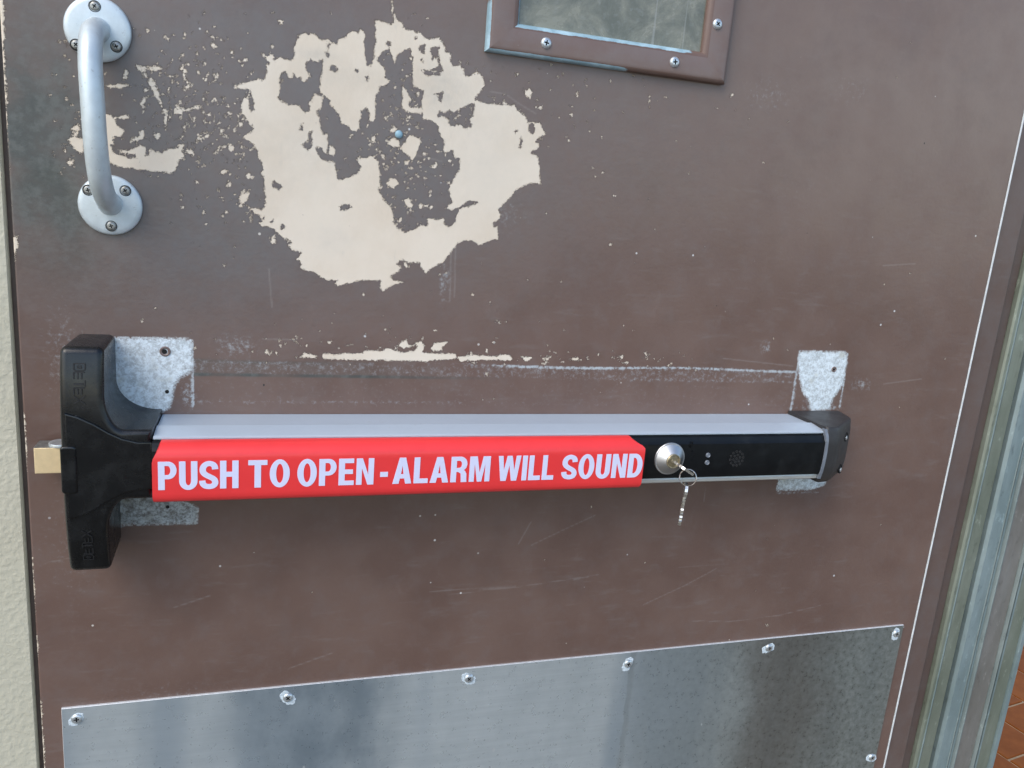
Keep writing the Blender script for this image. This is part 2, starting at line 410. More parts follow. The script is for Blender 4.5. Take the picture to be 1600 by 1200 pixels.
def turned(m):
    nt = m.node_tree; b = nt.nodes["Principled BSDF"]; tg = nt.nodes.new("ShaderNodeTangent"); tg.direction_type = 'RADIAL'; tg.axis = 'Y'
    nt.links.new(tg.outputs[0], b.inputs['Tangent']); b.inputs['Anisotropic'].default_value = .75
turned(M['steel'])
def spots(m, sc, col, amt):
    nt = m.node_tree; b = nt.nodes["Principled BSDF"]; src = b.inputs['Base Color'].links[0].from_socket
    tc = nt.nodes.new("ShaderNodeTexCoord"); n = nt.nodes.new("ShaderNodeTexNoise"); n.inputs['Scale'].default_value = sc; n.inputs['Detail'].default_value = 6; n.inputs['Roughness'].default_value = .75
    nt.links.new(tc.outputs['Object'], n.inputs['Vector'])
    r = nt.nodes.new("ShaderNodeMapRange"); r.interpolation_type = 'SMOOTHSTEP'; r.inputs[1].default_value = .60; r.inputs[2].default_value = .70; r.inputs[4].default_value = amt; nt.links.new(n.outputs['Fac'], r.inputs[0])
    x = nt.nodes.new("ShaderNodeMix"); x.data_type = 'RGBA'; nt.links.new(r.outputs[0], x.inputs[0]); nt.links.new(src, x.inputs[6]); x.inputs[7].default_value = (*col, 1); nt.links.new(x.outputs[2], b.inputs['Base Color'])
spots(M['handle'], 190, (.22, .21, .19), .55); spots(M['alu'], 60, (.40, .44, .47), .4); spots(M['zinc'], 700, (.15, .15, .14), .6)

# ------------------------------------------------------------------ ground, floor, wall, frame
g_ = obj("ground", [(-60, -60, -.02), (60, -60, -.02), (60, 60, -.02), (-60, 60, -.02)], [(0, 1, 2, 3)], M['ground'], smooth=0); g_['kind'] = 'structure'
fl = obj("floor", *box(1.2, 3.45, -.45, 2.15, -.019, -.004), M['grout'], smooth=0); fl['kind'] = 'structure'
TW, TL, GR = .1447, .29, .007
tv, tf = slab([(-TW / 2 + GR / 2, -TL / 2 + GR / 2), (TW / 2 - GR / 2, -TL / 2 + GR / 2), (TW / 2 - GR / 2, TL / 2 - GR / 2), (-TW / 2 + GR / 2, TL / 2 - GR / 2)], -.012, 0.0, .0015, 1, axis='z')
tile_me = None
for c in range(12):
    for r in range(7):
        # courses run away from the door, each staggered against the next
        u_ = -.0725 + (c - 5) * TW; v_ = TL / 2 + (r - 3) * TL + (0 if c % 2 else .145); TA = rad(8)
        x = 2.175 + u_ * math.cos(TA) - v_ * math.sin(TA); y = .738 + u_ * math.sin(TA) + v_ * math.cos(TA)
        if tile_me is None:
            t = obj("tile", tv, tf, M['tile'], fl, smooth=0, origin=(0, 0, 0)); tile_me = t.data
        else:
            t = bpy.data.objects.new("tile", tile_me); link(t, fl)
        t.location = Vector((x, y, 0)) - W[fl.name] + Vector((0, 0, random.uniform(-.0008, .0008)))
        t.rotation_euler = (random.uniform(-.002, .002), random.uniform(-.002, .002), TA)

wl = obj("stucco_wall", *box(-1.6, -.0056, .0, .16, -.02, 2.6), M['wall'], smooth=0)
wl['label'] = "cream stucco wall with a pebbly finish along the left of the brown door"; wl['category'] = "wall"

fr = thing("door_frame", "brown painted door frame with a stepped jamb beside the door edges", "door frame", (.457, .02, 0))
obj("jamb", *box(-.0054, -.0012, .009, .14, 0, 2.06), M['jamb_shaded'], fr, smooth=0)
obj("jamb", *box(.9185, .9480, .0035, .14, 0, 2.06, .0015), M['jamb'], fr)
obj("stop", *box(.9482, .9640, .0075, .14, 0, 2.06, .0015), M['jamb_shaded'], fr)
obj("head", *box(-.0054, .9640, .004, .14, 2.062, 2.12), M['jamb'], fr, smooth=0)

mf = thing("metal_frame", "weathered green and grey ribbed metal frame standing right of the door, before the orange tiles", "metal frame", (1.03, .03, 0))
Z0, Z1 = 0.0, 2.3
def chan(prof, m):
    """profile of (x, y) run up the full height"""
    return obj("channel", *slab([(p[0], p[1]) for p in prof], Z0, Z1, 0, axis='z'), m, mf, smooth=0)
def bar_v(name, x0, x1, yf, yb, m, b=.0012): return obj(name, *box(x0, x1, yf, yb, Z0, Z1, b), m, mf)
chan([(.9645, .05), (.9645, .0035), (.9665, .0015), (.9885, .0015), (.9905, .012), (.9905, .05)], M['chA'])
bar_v("rib", .9700, .9716, .0003, .012, M['chB'], .0006)
bar_v("recess", .9908, .9990, .013, .05, M['chR'])
chan([(.9993, .05), (.9993, .005), (1.002, .0015), (1.024, .0015), (1.0262, .004), (1.0262, .05)], M['chB'])
bar_v("rib", 1.0265, 1.0293, -.0015, .03, M['rib'])
bar_v("rib", 1.0185, 1.0197, .0003, .03, M['rib'], .0005)
chan([(1.0296, .05), (1.0296, .007), (1.0335, .004), (1.0615, .004), (1.0625, .05)], M['chC'])
bar_v("rib", 1.0628, 1.0652, -.0005, .03, M['rib'])
bar_v("rib", 1.0680, 1.0712, .0015, .03, M['chB'])
chan([(1.0655, .05), (1.0655, .006), (1.0675, .0045), (1.093, .0045), (1.0945, .006), (1.0945, .05)], M['chA'])
bar_v("rib", 1.0948, 1.1020, .002, .05, M['chB'])

# ------------------------------------------------------------------ the door and its worn paint
door = thing("brown_door", "worn brown door with a big cream patch where its paint has flaked off", "door", (.457, .022, 0))

def zp(ox, oy, s, pts): return np.array([at(ox + x / s, oy + y / s) for x, y in pts]) * 1000
A = lambda p: zp(360, 10, 5.926, p)
B = lambda p: zp(600, 10, 5.926, p)
C_ = lambda p: zp(360, 190, 5.926, p)
D_ = lambda p: zp(600, 190, 5.926, p)
E5 = lambda p: zp(400, 370, 4.2105, p)
L6 = lambda p: zp(100, 100, 4.8, p)
B7 = lambda p: zp(300, 500, 3.2, p)
B8 = lambda p: zp(780, 490, 3.2, p)
PX = lambda p: zp(0, 0, 1, p)
cat = lambda *a: np.concatenate(a)

outline = cat(
    A([(35,765),(30,740),(110,710),(200,690),(260,665),(290,690),(325,660),(340,600),(330,545),(355,515),(330,490),(290,440),(300,430),(340,450),(370,425),(400,450),(410,500),(430,480),(460,465),(500,485),(565,495),(590,440),(590,380),(630,310),(640,270),(690,245),(715,270),(755,255),(800,270),(850,320),(890,305),(935,325),(985,345),(1000,300),(1060,285),(1080,250),(1140,225),(1180,245),(1205,210),(1235,230),(1245,300),(1240,400),(1250,490),(1265,550),(1310,535),(1320,490),(1340,450),(1330,390),(1345,350),(1340,270),(1345,130),(1410,140),(1480,160),(1505,160),(1515,110),(1490,70),(1485,-60)]),
    B([(78,-60),(95,60),(110,80),(120,120),(150,140),(190,170),(180,200),(270,220),(300,250),(330,240),(380,290),(450,300),(510,280),(530,320),(560,360),(565,420),(610,430),(620,510),(640,550),(700,545),(740,580),(745,640),(800,635),(850,610),(890,620),(930,690),(925,750),(900,785),(850,830),(840,870),(880,880),(1000,900),(1130,915),(1200,905),(1240,960),(1300,1010),(1330,1075),(1380,1070),(1440,1080),(1470,1130)]),
    D_([(1500,110),(1470,130),(1420,160),(1400,190),(1440,215),(1420,260),(1370,270),(1360,290),(1420,310),(1430,340),(1440,420),(1450,575),(1350,572),(1300,585),(1215,640),(1190,680),(1130,740),(1080,790),(1060,820),(1080,860),(1070,910),(1010,930),(1005,970),(1050,980),(1055,1090),(1000,1095),(900,1140),(870,1140)]),
    E5([(1430,30),(1380,20),(1330,40),(1230,170),(1160,200),(1120,240),(1095,215),(1085,170),(1000,168),(950,140),(940,160),(920,178),(955,195),(950,220),(880,262),(930,290),(975,300),(930,310),(870,335),(835,355),(810,335),(820,290),(760,285),(700,290),(600,305),(545,325),(510,315),(540,285),(470,285),(430,270),(395,235),(330,220),(295,205),(290,160),(265,155),(300,100),(230,85),(215,60),(240,40),(200,10)]),
    C_([(540,1130),(480,1060),(400,1000),(330,970),(290,975),(265,935),(320,890),(230,855),(150,775),(200,800),(290,820),(320,770),(325,700),(315,600),(310,520),(270,480),(300,440),(290,380),(250,330),(250,280),(230,230),(180,180),(110,150),(160,110),(205,80),(200,30),(165,-10)]),
    A([(200,1130),(195,1090),(150,1050),(110,1000),(105,930),(110,860),(140,820),(165,850),(180,950),(190,980),(215,960),(215,860),(190,830),(180,770)]))
H1 = A([(500,595),(525,620),(535,670),(580,660),(585,625),(605,640),(610,670),(650,655),(660,690),(690,720),(700,690),(760,650),(700,590),(690,540),(710,510),(740,490),(780,515),(800,520),(850,490),(855,560),(840,640),(830,720),(825,790),(850,815),(840,825),(790,800),(760,850),(745,930),(720,975),(690,980),(660,960),(650,930),(610,900),(545,915),(490,880),(460,870),(440,850),(460,800),(460,740),(450,690),(465,640)])
H2 = cat(
    A([(870,830),(920,870),(905,890),(960,950),(1000,1000),(1030,1090),(1090,1105),(1130,1160),(1170,1155),(1200,1130),(1200,1070),(1215,980),(1260,935),(1290,990),(1290,1060),(1335,1060),(1345,1000),(1340,880),(1365,800),(1380,740),(1430,735),(1480,690),(1440,650),(1415,560),(1370,520),(1360,480),(1390,440),(1430,410),(1470,400),(1500,480),(1525,550),(1540,480)]),
    B([(120,460),(180,405),(230,390),(250,370),(260,440),(270,500),(260,590),(260,650),(280,740),(370,775),(365,850),(350,870),(355,935),(355,1040),(400,1050),(450,1060),(500,1110)]),
    D_([(520,130),(560,170),(545,270),(570,320),(580,280),(640,270),(640,330),(700,340),(700,440),(650,520),(590,640),(620,700),(640,750),(570,800),(620,820),(710,790),(760,740),(860,730),(870,750),(800,780),(720,800),(700,820),(665,860),(660,930),(600,975),(560,960),(555,895),(490,905),(400,890),(400,960),(340,950),(310,980),(260,1000),(200,1025),(130,990),(90,950),(90,900),(80,840),(60,780),(0,700)]),
    C_([(1480,790),(1420,720),(1370,640),(1390,560),(1370,380),(1350,350),(1300,310),(1260,330),(1220,330),(1160,350),(1210,420),(1190,470),(1110,515),(1000,540),(985,520),(975,380),(940,360),(900,370),(840,350),(800,290),(795,235),(830,240),(870,290),(900,310),(910,200),(905,110),(870,120),(840,80)]),
    A([(840,1170),(830,1080),(810,1010),(795,950),(830,960),(850,900)]))
holes = [H1, H2,
    B([(500,1010),(510,960),(560,980),(600,960),(650,980),(730,940),(800,900),(840,890),(830,1000),(790,1040),(810,1110),(760,1130),(720,1100),(690,1090),(620,1110),(600,1050),(550,1020)]),
    B([(325,370),(380,350),(365,440),(325,400)]), B([(430,400),(450,375),(510,375),(500,430),(510,470),(530,540),(550,600),(500,600),(440,590),(500,550),(490,490),(460,460),(450,500),(440,440)]),
    B([(350,480),(365,520),(345,500)]), B([(350,590),(510,610),(515,635),(390,640),(370,610)]), B([(470,810),(540,790),(550,820),(525,890),(510,880),(500,830)]), B([(275,280),(300,275),(305,300),(285,310)]),
    A([(930,540),(960,530),(1000,580),(980,610),(930,590)]), A([(1450,310),(1490,330),(1470,365),(1445,350)]), A([(1250,650),(1280,640),(1275,700),(1255,680)]), A([(895,345),(918,345),(905,410)]), A([(880,430),(912,440),(905,470)]), A([(1160,590),(1188,580),(1180,612)]),
    C_([(670,210),(720,190),(735,80),(755,90),(750,240),(715,265),(680,240)]), C_([(640,60),(675,15),(665,70),(635,80)]), C_([(1015,790),(1040,775),(1110,765),(1120,790),(1080,812),(1020,828)]), C_([(400,540),(440,560),(480,610),(430,640),(385,590)]),
    C_([(370,930),(395,905),(390,945)]), C_([(465,955),(500,950),(495,985),(470,1000)]),
    D_([(1340,20),(1375,10),(1400,60),(1400,110),(1370,118),(1342,85)]), D_([(1245,240),(1270,130),(1282,170),(1268,245)]), D_([(1205,85),(1235,80),(1220,120)])]
islands = [D_([(160,230),(210,160),(240,125),(330,150),(350,200),(320,240),(290,340),(260,365),(240,320),(170,280)]), D_([(20,190),(90,150),(150,180),(140,225),(90,240),(40,215)]), D_([(40,90),(100,45),(120,70),(80,110)]),
    D_([(20,570),(60,520),(110,530),(130,580),(90,620),(40,600)]), D_([(180,720),(230,710),(270,770),(240,805),(200,770)]), D_([(320,770),(370,770),(340,805)]), D_([(120,900),(175,880),(150,940),(120,930)]),
    B([(165,770),(180,730),(220,800),(265,860),(230,900),(250,940),(350,945),(360,1000),(290,990),(210,980),(160,930),(170,850)]), B([(280,810),(320,795),(330,825),(290,830)]), D_([(430,400),(480,395),(495,425),(450,440)]),
    C_([(915,210),(975,250),(960,320),(912,300)]), C_([(1310,130),(1345,115),(1340,190),(1310,180)]), B([(175,690),(195,650),(250,628),(215,655),(185,695)]), B([(640,1050),(665,1010),(720,1005),(680,1040),(655,1060)]), B([(1300,790),(1350,760),(1380,790),(1370,830),(1320,840)]),
    B([(1060,895),(1130,890),(1135,912),(1060,908)]), B([(1430,930),(1465,920),(1455,960),(1440,955)]), B([(1000,840),(1035,835),(1025,858)]), B([(690,510),(715,510),(708,530)]), B([(255,75),(300,58),(270,80)]), A([(360,365),(380,340),(410,380),(375,395)]), A([(450,130),(490,130),(485,165),(460,160)]), A([(370,45),(410,60),(395,68)]),
    # left of the patch, by the pull handle
    L6([(305,365),(370,395),(480,380),(500,400),(380,415),(400,460),(455,495),(430,540),(370,545),(375,600),(345,610),(360,640),(385,660),(370,670),(420,680),(485,710),(545,700),(540,675),(430,665),(415,640),(480,655),(530,630),(570,605),(610,620),(625,650),(610,685),(635,680),(640,630),(680,650),(735,665),(775,640),(850,620),(860,600),(900,590),(890,650),(910,700),(860,730),(850,800),(800,825),(720,810),(660,810),(590,790),(460,780),(340,750),(300,660)]),
    L6([(20,570),(60,540),(100,545),(150,560),(155,660),(100,665),(60,620),(40,610),(45,580)]), L6([(65,470),(110,440),(120,490),(50,490)]), L6([(60,515),(100,510),(105,540),(75,535)]), L6([(22,735),(75,718),(70,745),(40,765)]),
    L6([(305,155),(370,155),(420,145),(500,155),(510,170),(410,185),(350,175)]), L6([(455,40),(490,60),(480,100),(450,130),(440,110)]), L6([(540,0),(570,20),(640,20),(720,20),(740,35),(700,50),(610,35),(590,50),(630,95),(610,100),(580,60),(545,30)]),
    L6([(635,100),(660,105),(690,170),(720,240),(745,320),(780,370),(770,385),(740,335),(700,270),(660,185),(630,150)]), L6([(750,390),(765,390),(775,460),(765,500),(755,440)]), L6([(565,290),(600,250),(620,260),(610,290),(575,310)]),
    L6([(820,330),(850,340),(940,330),(1000,310),(1020,315),(1010,335),(890,350),(880,380),(850,360)]), L6([(780,95),(820,75),(860,90),(830,105)]), L6([(500,560),(570,545),(560,510),(610,480),(600,540),(600,570),(520,580),(500,595)]), L6([(665,525),(720,510),(725,560),(690,570)]),
    L6([(915,175),(945,145),(945,165),(925,185)]), L6([(1230,600),(1255,585),(1280,640),(1260,665),(1235,640)]), L6([(1310,1010),(1340,970),(1390,960),(1380,1010),(1330,1075)]), L6([(905,650),(960,640),(970,665),(910,675)]), L6([(510,150),(600,170),(640,190),(600,215),(590,180)]),
    L6([(980,605),(1000,560),(1045,500),(1050,510),(1010,565),(1110,515),(1115,522),(1010,580)]), L6([(1280,670),(1350,668),(1348,678),(1285,680)]),
    # the long flake above the bar
    B7([(640,180),(660,165),(720,170),(780,165),(860,165),(870,150),(940,155),(980,140),(1040,160),(1110,155),(1130,140),(1115,115),(1150,105),(1162,130),(1150,160),(1200,165),(1320,170),(1325,195),(1130,208),(980,202),(870,200),(750,200),(660,195)]),
    B7([(1020,125),(1075,95),(1080,120),(1110,130),(1060,145)]), B7([(1190,140),(1210,115),(1280,108),(1250,135),(1250,155),(1200,155)]), B7([(1328,183),(1400,175),(1500,180),(1590,178),(1580,200),(1480,200),(1340,206)]), B7([(540,185),(560,160),(600,175),(640,185),(580,190)]),
    B7([(360,160),(375,150),(388,180)]), B7([(410,165),(425,152),(433,180)]), B7([(490,95),(520,100),(527,120)]), B7([(1395,212),(1430,210),(1420,220)]), B7([(765,125),(805,120),(780,130)]), B7([(680,112),(698,105),(690,118)]), B7([(935,140),(950,128),(945,142)]),
    B8([(-10,205),(50,205),(65,230),(20,235)]), B8([(110,215),(170,218),(150,232),(130,237)]), B8([(220,225),(262,213),(235,235)]), B8([(345,230),(392,218),(395,236)]), B8([(215,250),(245,240),(230,256)]), B8([(588,215),(622,210),(612,226)]), B8([(615,245),(642,243),(640,252)]), B8([(722,195),(735,195),(738,210)]), B8([(715,218),(742,225),(740,230)]),
    # chipped left edge of the door
    PX([(-4,-5),(5,-5),(6.5,60),(8.5,120),(11,190),(13,260),(16,320),(18.5,372),(27,368),(29,385),(23,398),(20,430),(24,480),(27,530),(22,530),(10,300),(-1,100)]), PX([(32,640),(38.5,650),(41.5,700),(42,745),(36,745),(32,690)]), PX([(40,850),(52,870),(54,930),(55,985),(60,1000),(57,1040),(61,1080),(58,1085),(54,1030),(48,940)]), PX([(60,1090),(65,1095),(67,1140),(70,1190),(72,1215),(66,1215),(62,1150)]),
]
# many small flakes knocked off round the patch
def chips(n, cx, cy, sx, sy, s0, s1):
    for _ in range(n):
        x, y = rng.normal(cx, sx), rng.normal(cy, sy)
        if not (5 < x < 1560 and -20 < y < 1190): continue
        L = math.exp(rng.uniform(math.log(s0), math.log(s1))); k = rng.uniform(.25, .85); a = rng.uniform(0, math.pi); m = rng.randint(5, 8)
        pts = []
        for i in range(m):
            t = 2 * math.pi * i / m + rng.uniform(-.3, .3); r = rng.uniform(.6, 1.25)
            u, v = L * r * math.cos(t), L * k * r * math.sin(t)
            pts.append((x + u * math.cos(a) - v * math.sin(a), y + u * math.sin(a) + v * math.cos(a)))
        islands.append(PX(pts))
chips(260, 325, 190, 48, 65, 1.0, 4.6); chips(120, 300, 180, 60, 70, .8, 2.2); chips(220, 610, 250, 45, 85, .9, 2.8); chips(60, 700, 160, 30, 25, .9, 2.6); chips(60, 270, 110, 60, 60, 1.0, 4.0); chips(170, 640, 245, 55, 70, 1.2, 4.5); chips(60, 375, 300, 40, 50, 1.2, 6)
chips(120, 580, 220, 220, 150, 1.0, 3.4); chips(60, 560, 530, 190, 22, .9, 3.2); chips(40, 900, 560, 120, 10, .9, 3.0); chips(60, 850, 130, 60, 60, .9, 3.0)
chips(50, 110, 160, 25, 70, 1, 3.2); chips(70, 1150, 700, 320, 300, .8, 1.7); chips(40, 1000, 160, 130, 50, .8, 2.6)

def grid_axis(lo, hi, fine, f, c):
    a = [lo]
    while a[-1] < hi - 1e-6:
        st = f if fine[0] <= a[-1] < fine[1] else c
        a.append(min(hi, a[-1] + st))
    return np.array(a)
xs = grid_axis(0, 913.5, (-1, 470), 1.25, 2.0)
zs = np.concatenate([[30, 300, 540], grid_axis(560, 1440, (1055, 1385), 1.25, 2.0), [1600, 2055]])
NX, NZ = len(xs), len(zs)
XX, ZZ = np.meshgrid(xs, zs, indexing='ij')

def sdf_poly(P, poly):
    d2 = np.full(len(P), 1e9); ins = np.zeros(len(P), bool); x, z = P[:, 0], P[:, 1]
    for i in range(len(poly)):
        a = poly[i - 1]; b = poly[i]; e = b - a; l = e @ e + 1e-12
        t = np.clip(((x - a[0]) * e[0] + (z - a[1]) * e[1]) / l, 0, 1)
        dx = x - a[0] - t * e[0]; dz = z - a[1] - t * e[1]
        np.minimum(d2, dx * dx + dz * dz, out=d2)
        if a[1] != b[1]:
            c = ((a[1] > z) != (b[1] > z)) & (x < (b[0] - a[0]) * (z - a[1]) / (b[1] - a[1]) + a[0]); ins ^= c
    d = np.sqrt(d2); d[ins] *= -1; return d
def apply(field, poly, mode, mar=8):
    lo, hi = poly.min(0) - mar, poly.max(0) + mar
    i0, i1 = np.searchsorted(xs, lo[0]), np.searchsorted(xs, hi[0]); j0, j1 = np.searchsorted(zs, lo[1]), np.searchsorted(zs, hi[1])
    if i1 <= i0 or j1 <= j0: return
    P = np.stack([XX[i0:i1, j0:j1].ravel(), ZZ[i0:i1, j0:j1].ravel()], 1)
    d = sdf_poly(P, poly).reshape(i1 - i0, j1 - j0); s = field[i0:i1, j0:j1]
    field[i0:i1, j0:j1] = np.minimum(s, d) if mode > 0 else np.maximum(s, -d)
cream = np.full((NX, NZ), 8.0); apply(cream, outline, 1)
for h in holes: apply(cream, h, -1)
for p in islands: apply(cream, p, 1, 5)
bare = np.full((NX, NZ), 12.0)
for p in ([(58,1088.6),(118,1089.5),(120.5,1088),(120.6,1066),(118,1061),(112,1058),(107,1050),(105.5,1040),(103,1032),(97,1029),(58,1029)],
          [(691.5,1093),(746.5,1093.5),(750.5,1090),(751.5,1060),(747,1051),(742,1044),(739.5,1033),(718,1030),(713,1041),(704,1049),(697.5,1062),(693.5,1076),(690.8,1086)],
          [(691.5,965),(691.5,943.5),(735,943.5),(750.5,948),(753,957),(760,968)],
          [(58,948),(60,933),(123,932),(124,946),(100,958),(58,962)]): apply(bare, np.array(p, float), 1, 12)
bared = np.zeros((NX, NZ)); bared[(ZZ < 964)] = .95; bared[(ZZ < 964) & (XX > 600)] = .35
def blob(cx, cz, sx, sz): return np.exp(-((XX - cx) / sx) ** 2 - ((ZZ - cz) / sz) ** 2)
def pblob(px, py, sx, sy): c = at(px, py); return blob(c[0] * 1000, c[1] * 1000, sx, sy)
def step(v, a, b): t = np.clip((v - a) / (b - a), 0, 1); return t * t * (3 - 2 * t)
grey = np.clip(1.1 * pblob(600, 230, 170, 110) + .9 * pblob(320, 170, 100, 90) + .5 * pblob(250, 420, 120, 60), 0, 1)
grey = np.maximum(grey, .55 * pblob(900, 150, 170, 120))
grime = np.clip(1.2 * pblob(60, 190, 32, 60) + .8 * pblob(90, 330, 40, 40) + .35 * pblob(40, 40, 60, 60), 0, 1)
scuff = .55 * pblob(1345, 600, 14, 8) + .55 * pblob(370, 540, 16, 9) + .5 * pblob(695, 440, 6, 18) + .35 * pblob(780, 330, 22, 18) + .25 * pblob(1200, 150, 30, 16) + .22 * pblob(1330, 140, 26, 14) + .6 * pblob(1197, 543, 6, 7)
scuff += .14 * pblob(1250, 300, 30, 20) + .25 * pblob(250, 1100, 60, 20) + .4 * pblob(100, 560, 14, 40) + .2 * pblob(110, 850, 25, 60)
scuff += .55 * np.exp(-((ZZ - 940.5) / 1.8) ** 2) * step(XX, 688, 694) * step(XX, 752, 745)
band = step(XX, 119, 122) * step(XX, 694, 689)
l1 = np.exp(-((ZZ - 1072.3 - .8 * np.sin(XX / 40)) / 1.3) ** 2); l2 = np.exp(-((ZZ - 1060.3) / 1.1) ** 2); l3 = np.exp(-((ZZ - 1037.5) / 1.0) ** 2)
scuff += band * (l1 * (.25 + .75 * step(XX, 300, 420)) + .4 * l2 * step(XX, 380, 520) + .30 * l3 * step(XX, 430, 300)
                 + .33 * step(ZZ, 1060, 1062) * step(ZZ, 1072.5, 1070) + .12 * step(ZZ, 1031, 1035) * step(ZZ, 1060, 1056))
grime = np.maximum(grime, band * np.clip(l2 * step(XX, 420, 200) * 1.6 + .5 * l1 * step(XX, 330, 200) + .3 * step(ZZ, 1060, 1062) * step(ZZ, 1072.5, 1070) * step(XX, 380, 200), 0, 1))
# white outlines of the plate that used to sit at the right
e1 = np.exp(-((XX - 692.5 + .012 * (ZZ - 1060)) / 1.3) ** 2) * step(ZZ, 1026, 1032) * step(ZZ, 1094, 1090); e2 = np.exp(-((XX - 751.5 - .05 * (1060 - ZZ)) / 1.1) ** 2) * step(ZZ, 1028, 1034) * step(ZZ, 1094, 1090)
e3 = np.exp(-((XX - 120.8) / 1.0) ** 2) * step(ZZ, 1030, 1034) * step(ZZ, 1090, 1086)
scuff += 1.3 * e1 + 1.0 * e2 + 1.0 * e3 + .7 * blob(730, 1034, 24, 3.5) + .75 * blob(726, 1045, 18, 14) + .6 * blob(116, 1045, 5, 14)
sky_sheen = .75 * step(ZZ, 1060, 1400) * step(XX, 380, 820) + .25 * step(ZZ, 1090, 1300)  # painted sky sheen, strongest at the upper right
smear = .35 * pblob(690, 140, 22, 20) + .3 * pblob(495, 85, 14, 5) + .18 * pblob(540, 120, 40, 10) + .2 * pblob(520, 375, 16, 12) + .18 * pblob(470, 230, 50, 40) + .15 * pblob(760, 230, 40, 60)
scratch = np.full((NX, NZ), 6.0)
for line in ([(672,925),(735,919),(806,914)], [(700,930),(760,922),(810,917),(850,911),(935,898)], [(896,906),(918,902)], [(1005,945),(1070,915),(1120,888)], [(1060,886),(1144,880)], [(1075,970),(1140,971),(1215,962),(1282,946)], [(830,852),(880,828),(930,805)], [(1102,757),(1100,785)],
             [(766,143),(790,147),(811,162),(838,178)], [(600,185),(616,185)], [(640,240),(690,252)], [(410,530),(465,531)], [(830,815),(810,850)], [(1380,415),(1430,412)], [(90,1130),(170,1125)], [(70,880),(110,872)], [(450,1045),(520,1020)], [(270,950),(330,930)], [(420,420),(425,480)], [(705,380),(703,470)], [(712,380),(710,465)], [(600,1180),(640,1120)], [(1380,600),(1440,592)], [(1130,560),(1240,572)]):
    q = PX(line)
    for i in range(len(q) - 1): apply(scratch, np.array([q[i], q[i + 1]]), 1, 6)

V = np.zeros((NX * NZ, 3)); V[:, 0] = XX.ravel() / 1000; V[:, 2] = ZZ.ravel() / 1000
ii, jj = np.meshgrid(np.arange(NX - 1), np.arange(NZ - 1), indexing='ij'); ii = ii.ravel(); jj = jj.ravel()
Q = np.stack([ii * NZ + jj, (ii + 1) * NZ + jj, (ii + 1) * NZ + jj + 1, ii * NZ + jj + 1], 1)
bl = [i * NZ for i in range(NX)] + [(NX - 1) * NZ + j for j in range(1, NZ)] + [i * NZ + NZ - 1 for i in range(NX - 2, -1, -1)] + [j for j in range(NZ - 2, 0, -1)]
nb = len(bl); VB = V[bl].copy(); VB[:, 1] = .044; base = len(V)
V = np.concatenate([V, VB])
sides = np.array([[bl[k], base + k, base + (k + 1) % nb, bl[(k + 1) % nb]] for k in range(nb)])
quads = np.concatenate([Q, sides])
me = bpy.data.meshes.new("panel")
oc = np.array([.4568, .022, 1.0]); nq = len(quads)
me.vertices.add(len(V)); me.vertices.foreach_set('co', (V - oc).ravel())
me.loops.add(nq * 4 + nb); me.loops.foreach_set('vertex_index', np.concatenate([quads.ravel(), base + np.arange(nb)]))
me.polygons.add(nq + 1); me.polygons.foreach_set('loop_start', np.concatenate([np.arange(nq) * 4, [nq * 4]]))
me.polygons.foreach_set('loop_total', np.concatenate([np.full(nq, 4), [nb]]))
me.materials.append(M['door']); me.materials.append(M['edge'])
mi = np.zeros(nq + 1, int); mi[len(Q):] = 1; me.polygons.foreach_set('material_index', mi)
me.update(); me.validate()
for n_, a in (('cream', cream), ('bare', bare), ('baredark', bared), ('grey', grey), ('grime', grime), ('smear', smear), ('sky_sheen', sky_sheen), ('scuff', np.clip(scuff, 0, 1)), ('scratch', scratch)):
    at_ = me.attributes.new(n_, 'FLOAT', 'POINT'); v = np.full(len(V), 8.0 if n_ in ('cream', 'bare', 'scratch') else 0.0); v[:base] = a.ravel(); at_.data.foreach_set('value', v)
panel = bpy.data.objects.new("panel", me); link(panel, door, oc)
obj("edge_strip", *box(.9140, .9158, -.0006, .042, .03, 2.055, .0004), M['edge'], door)

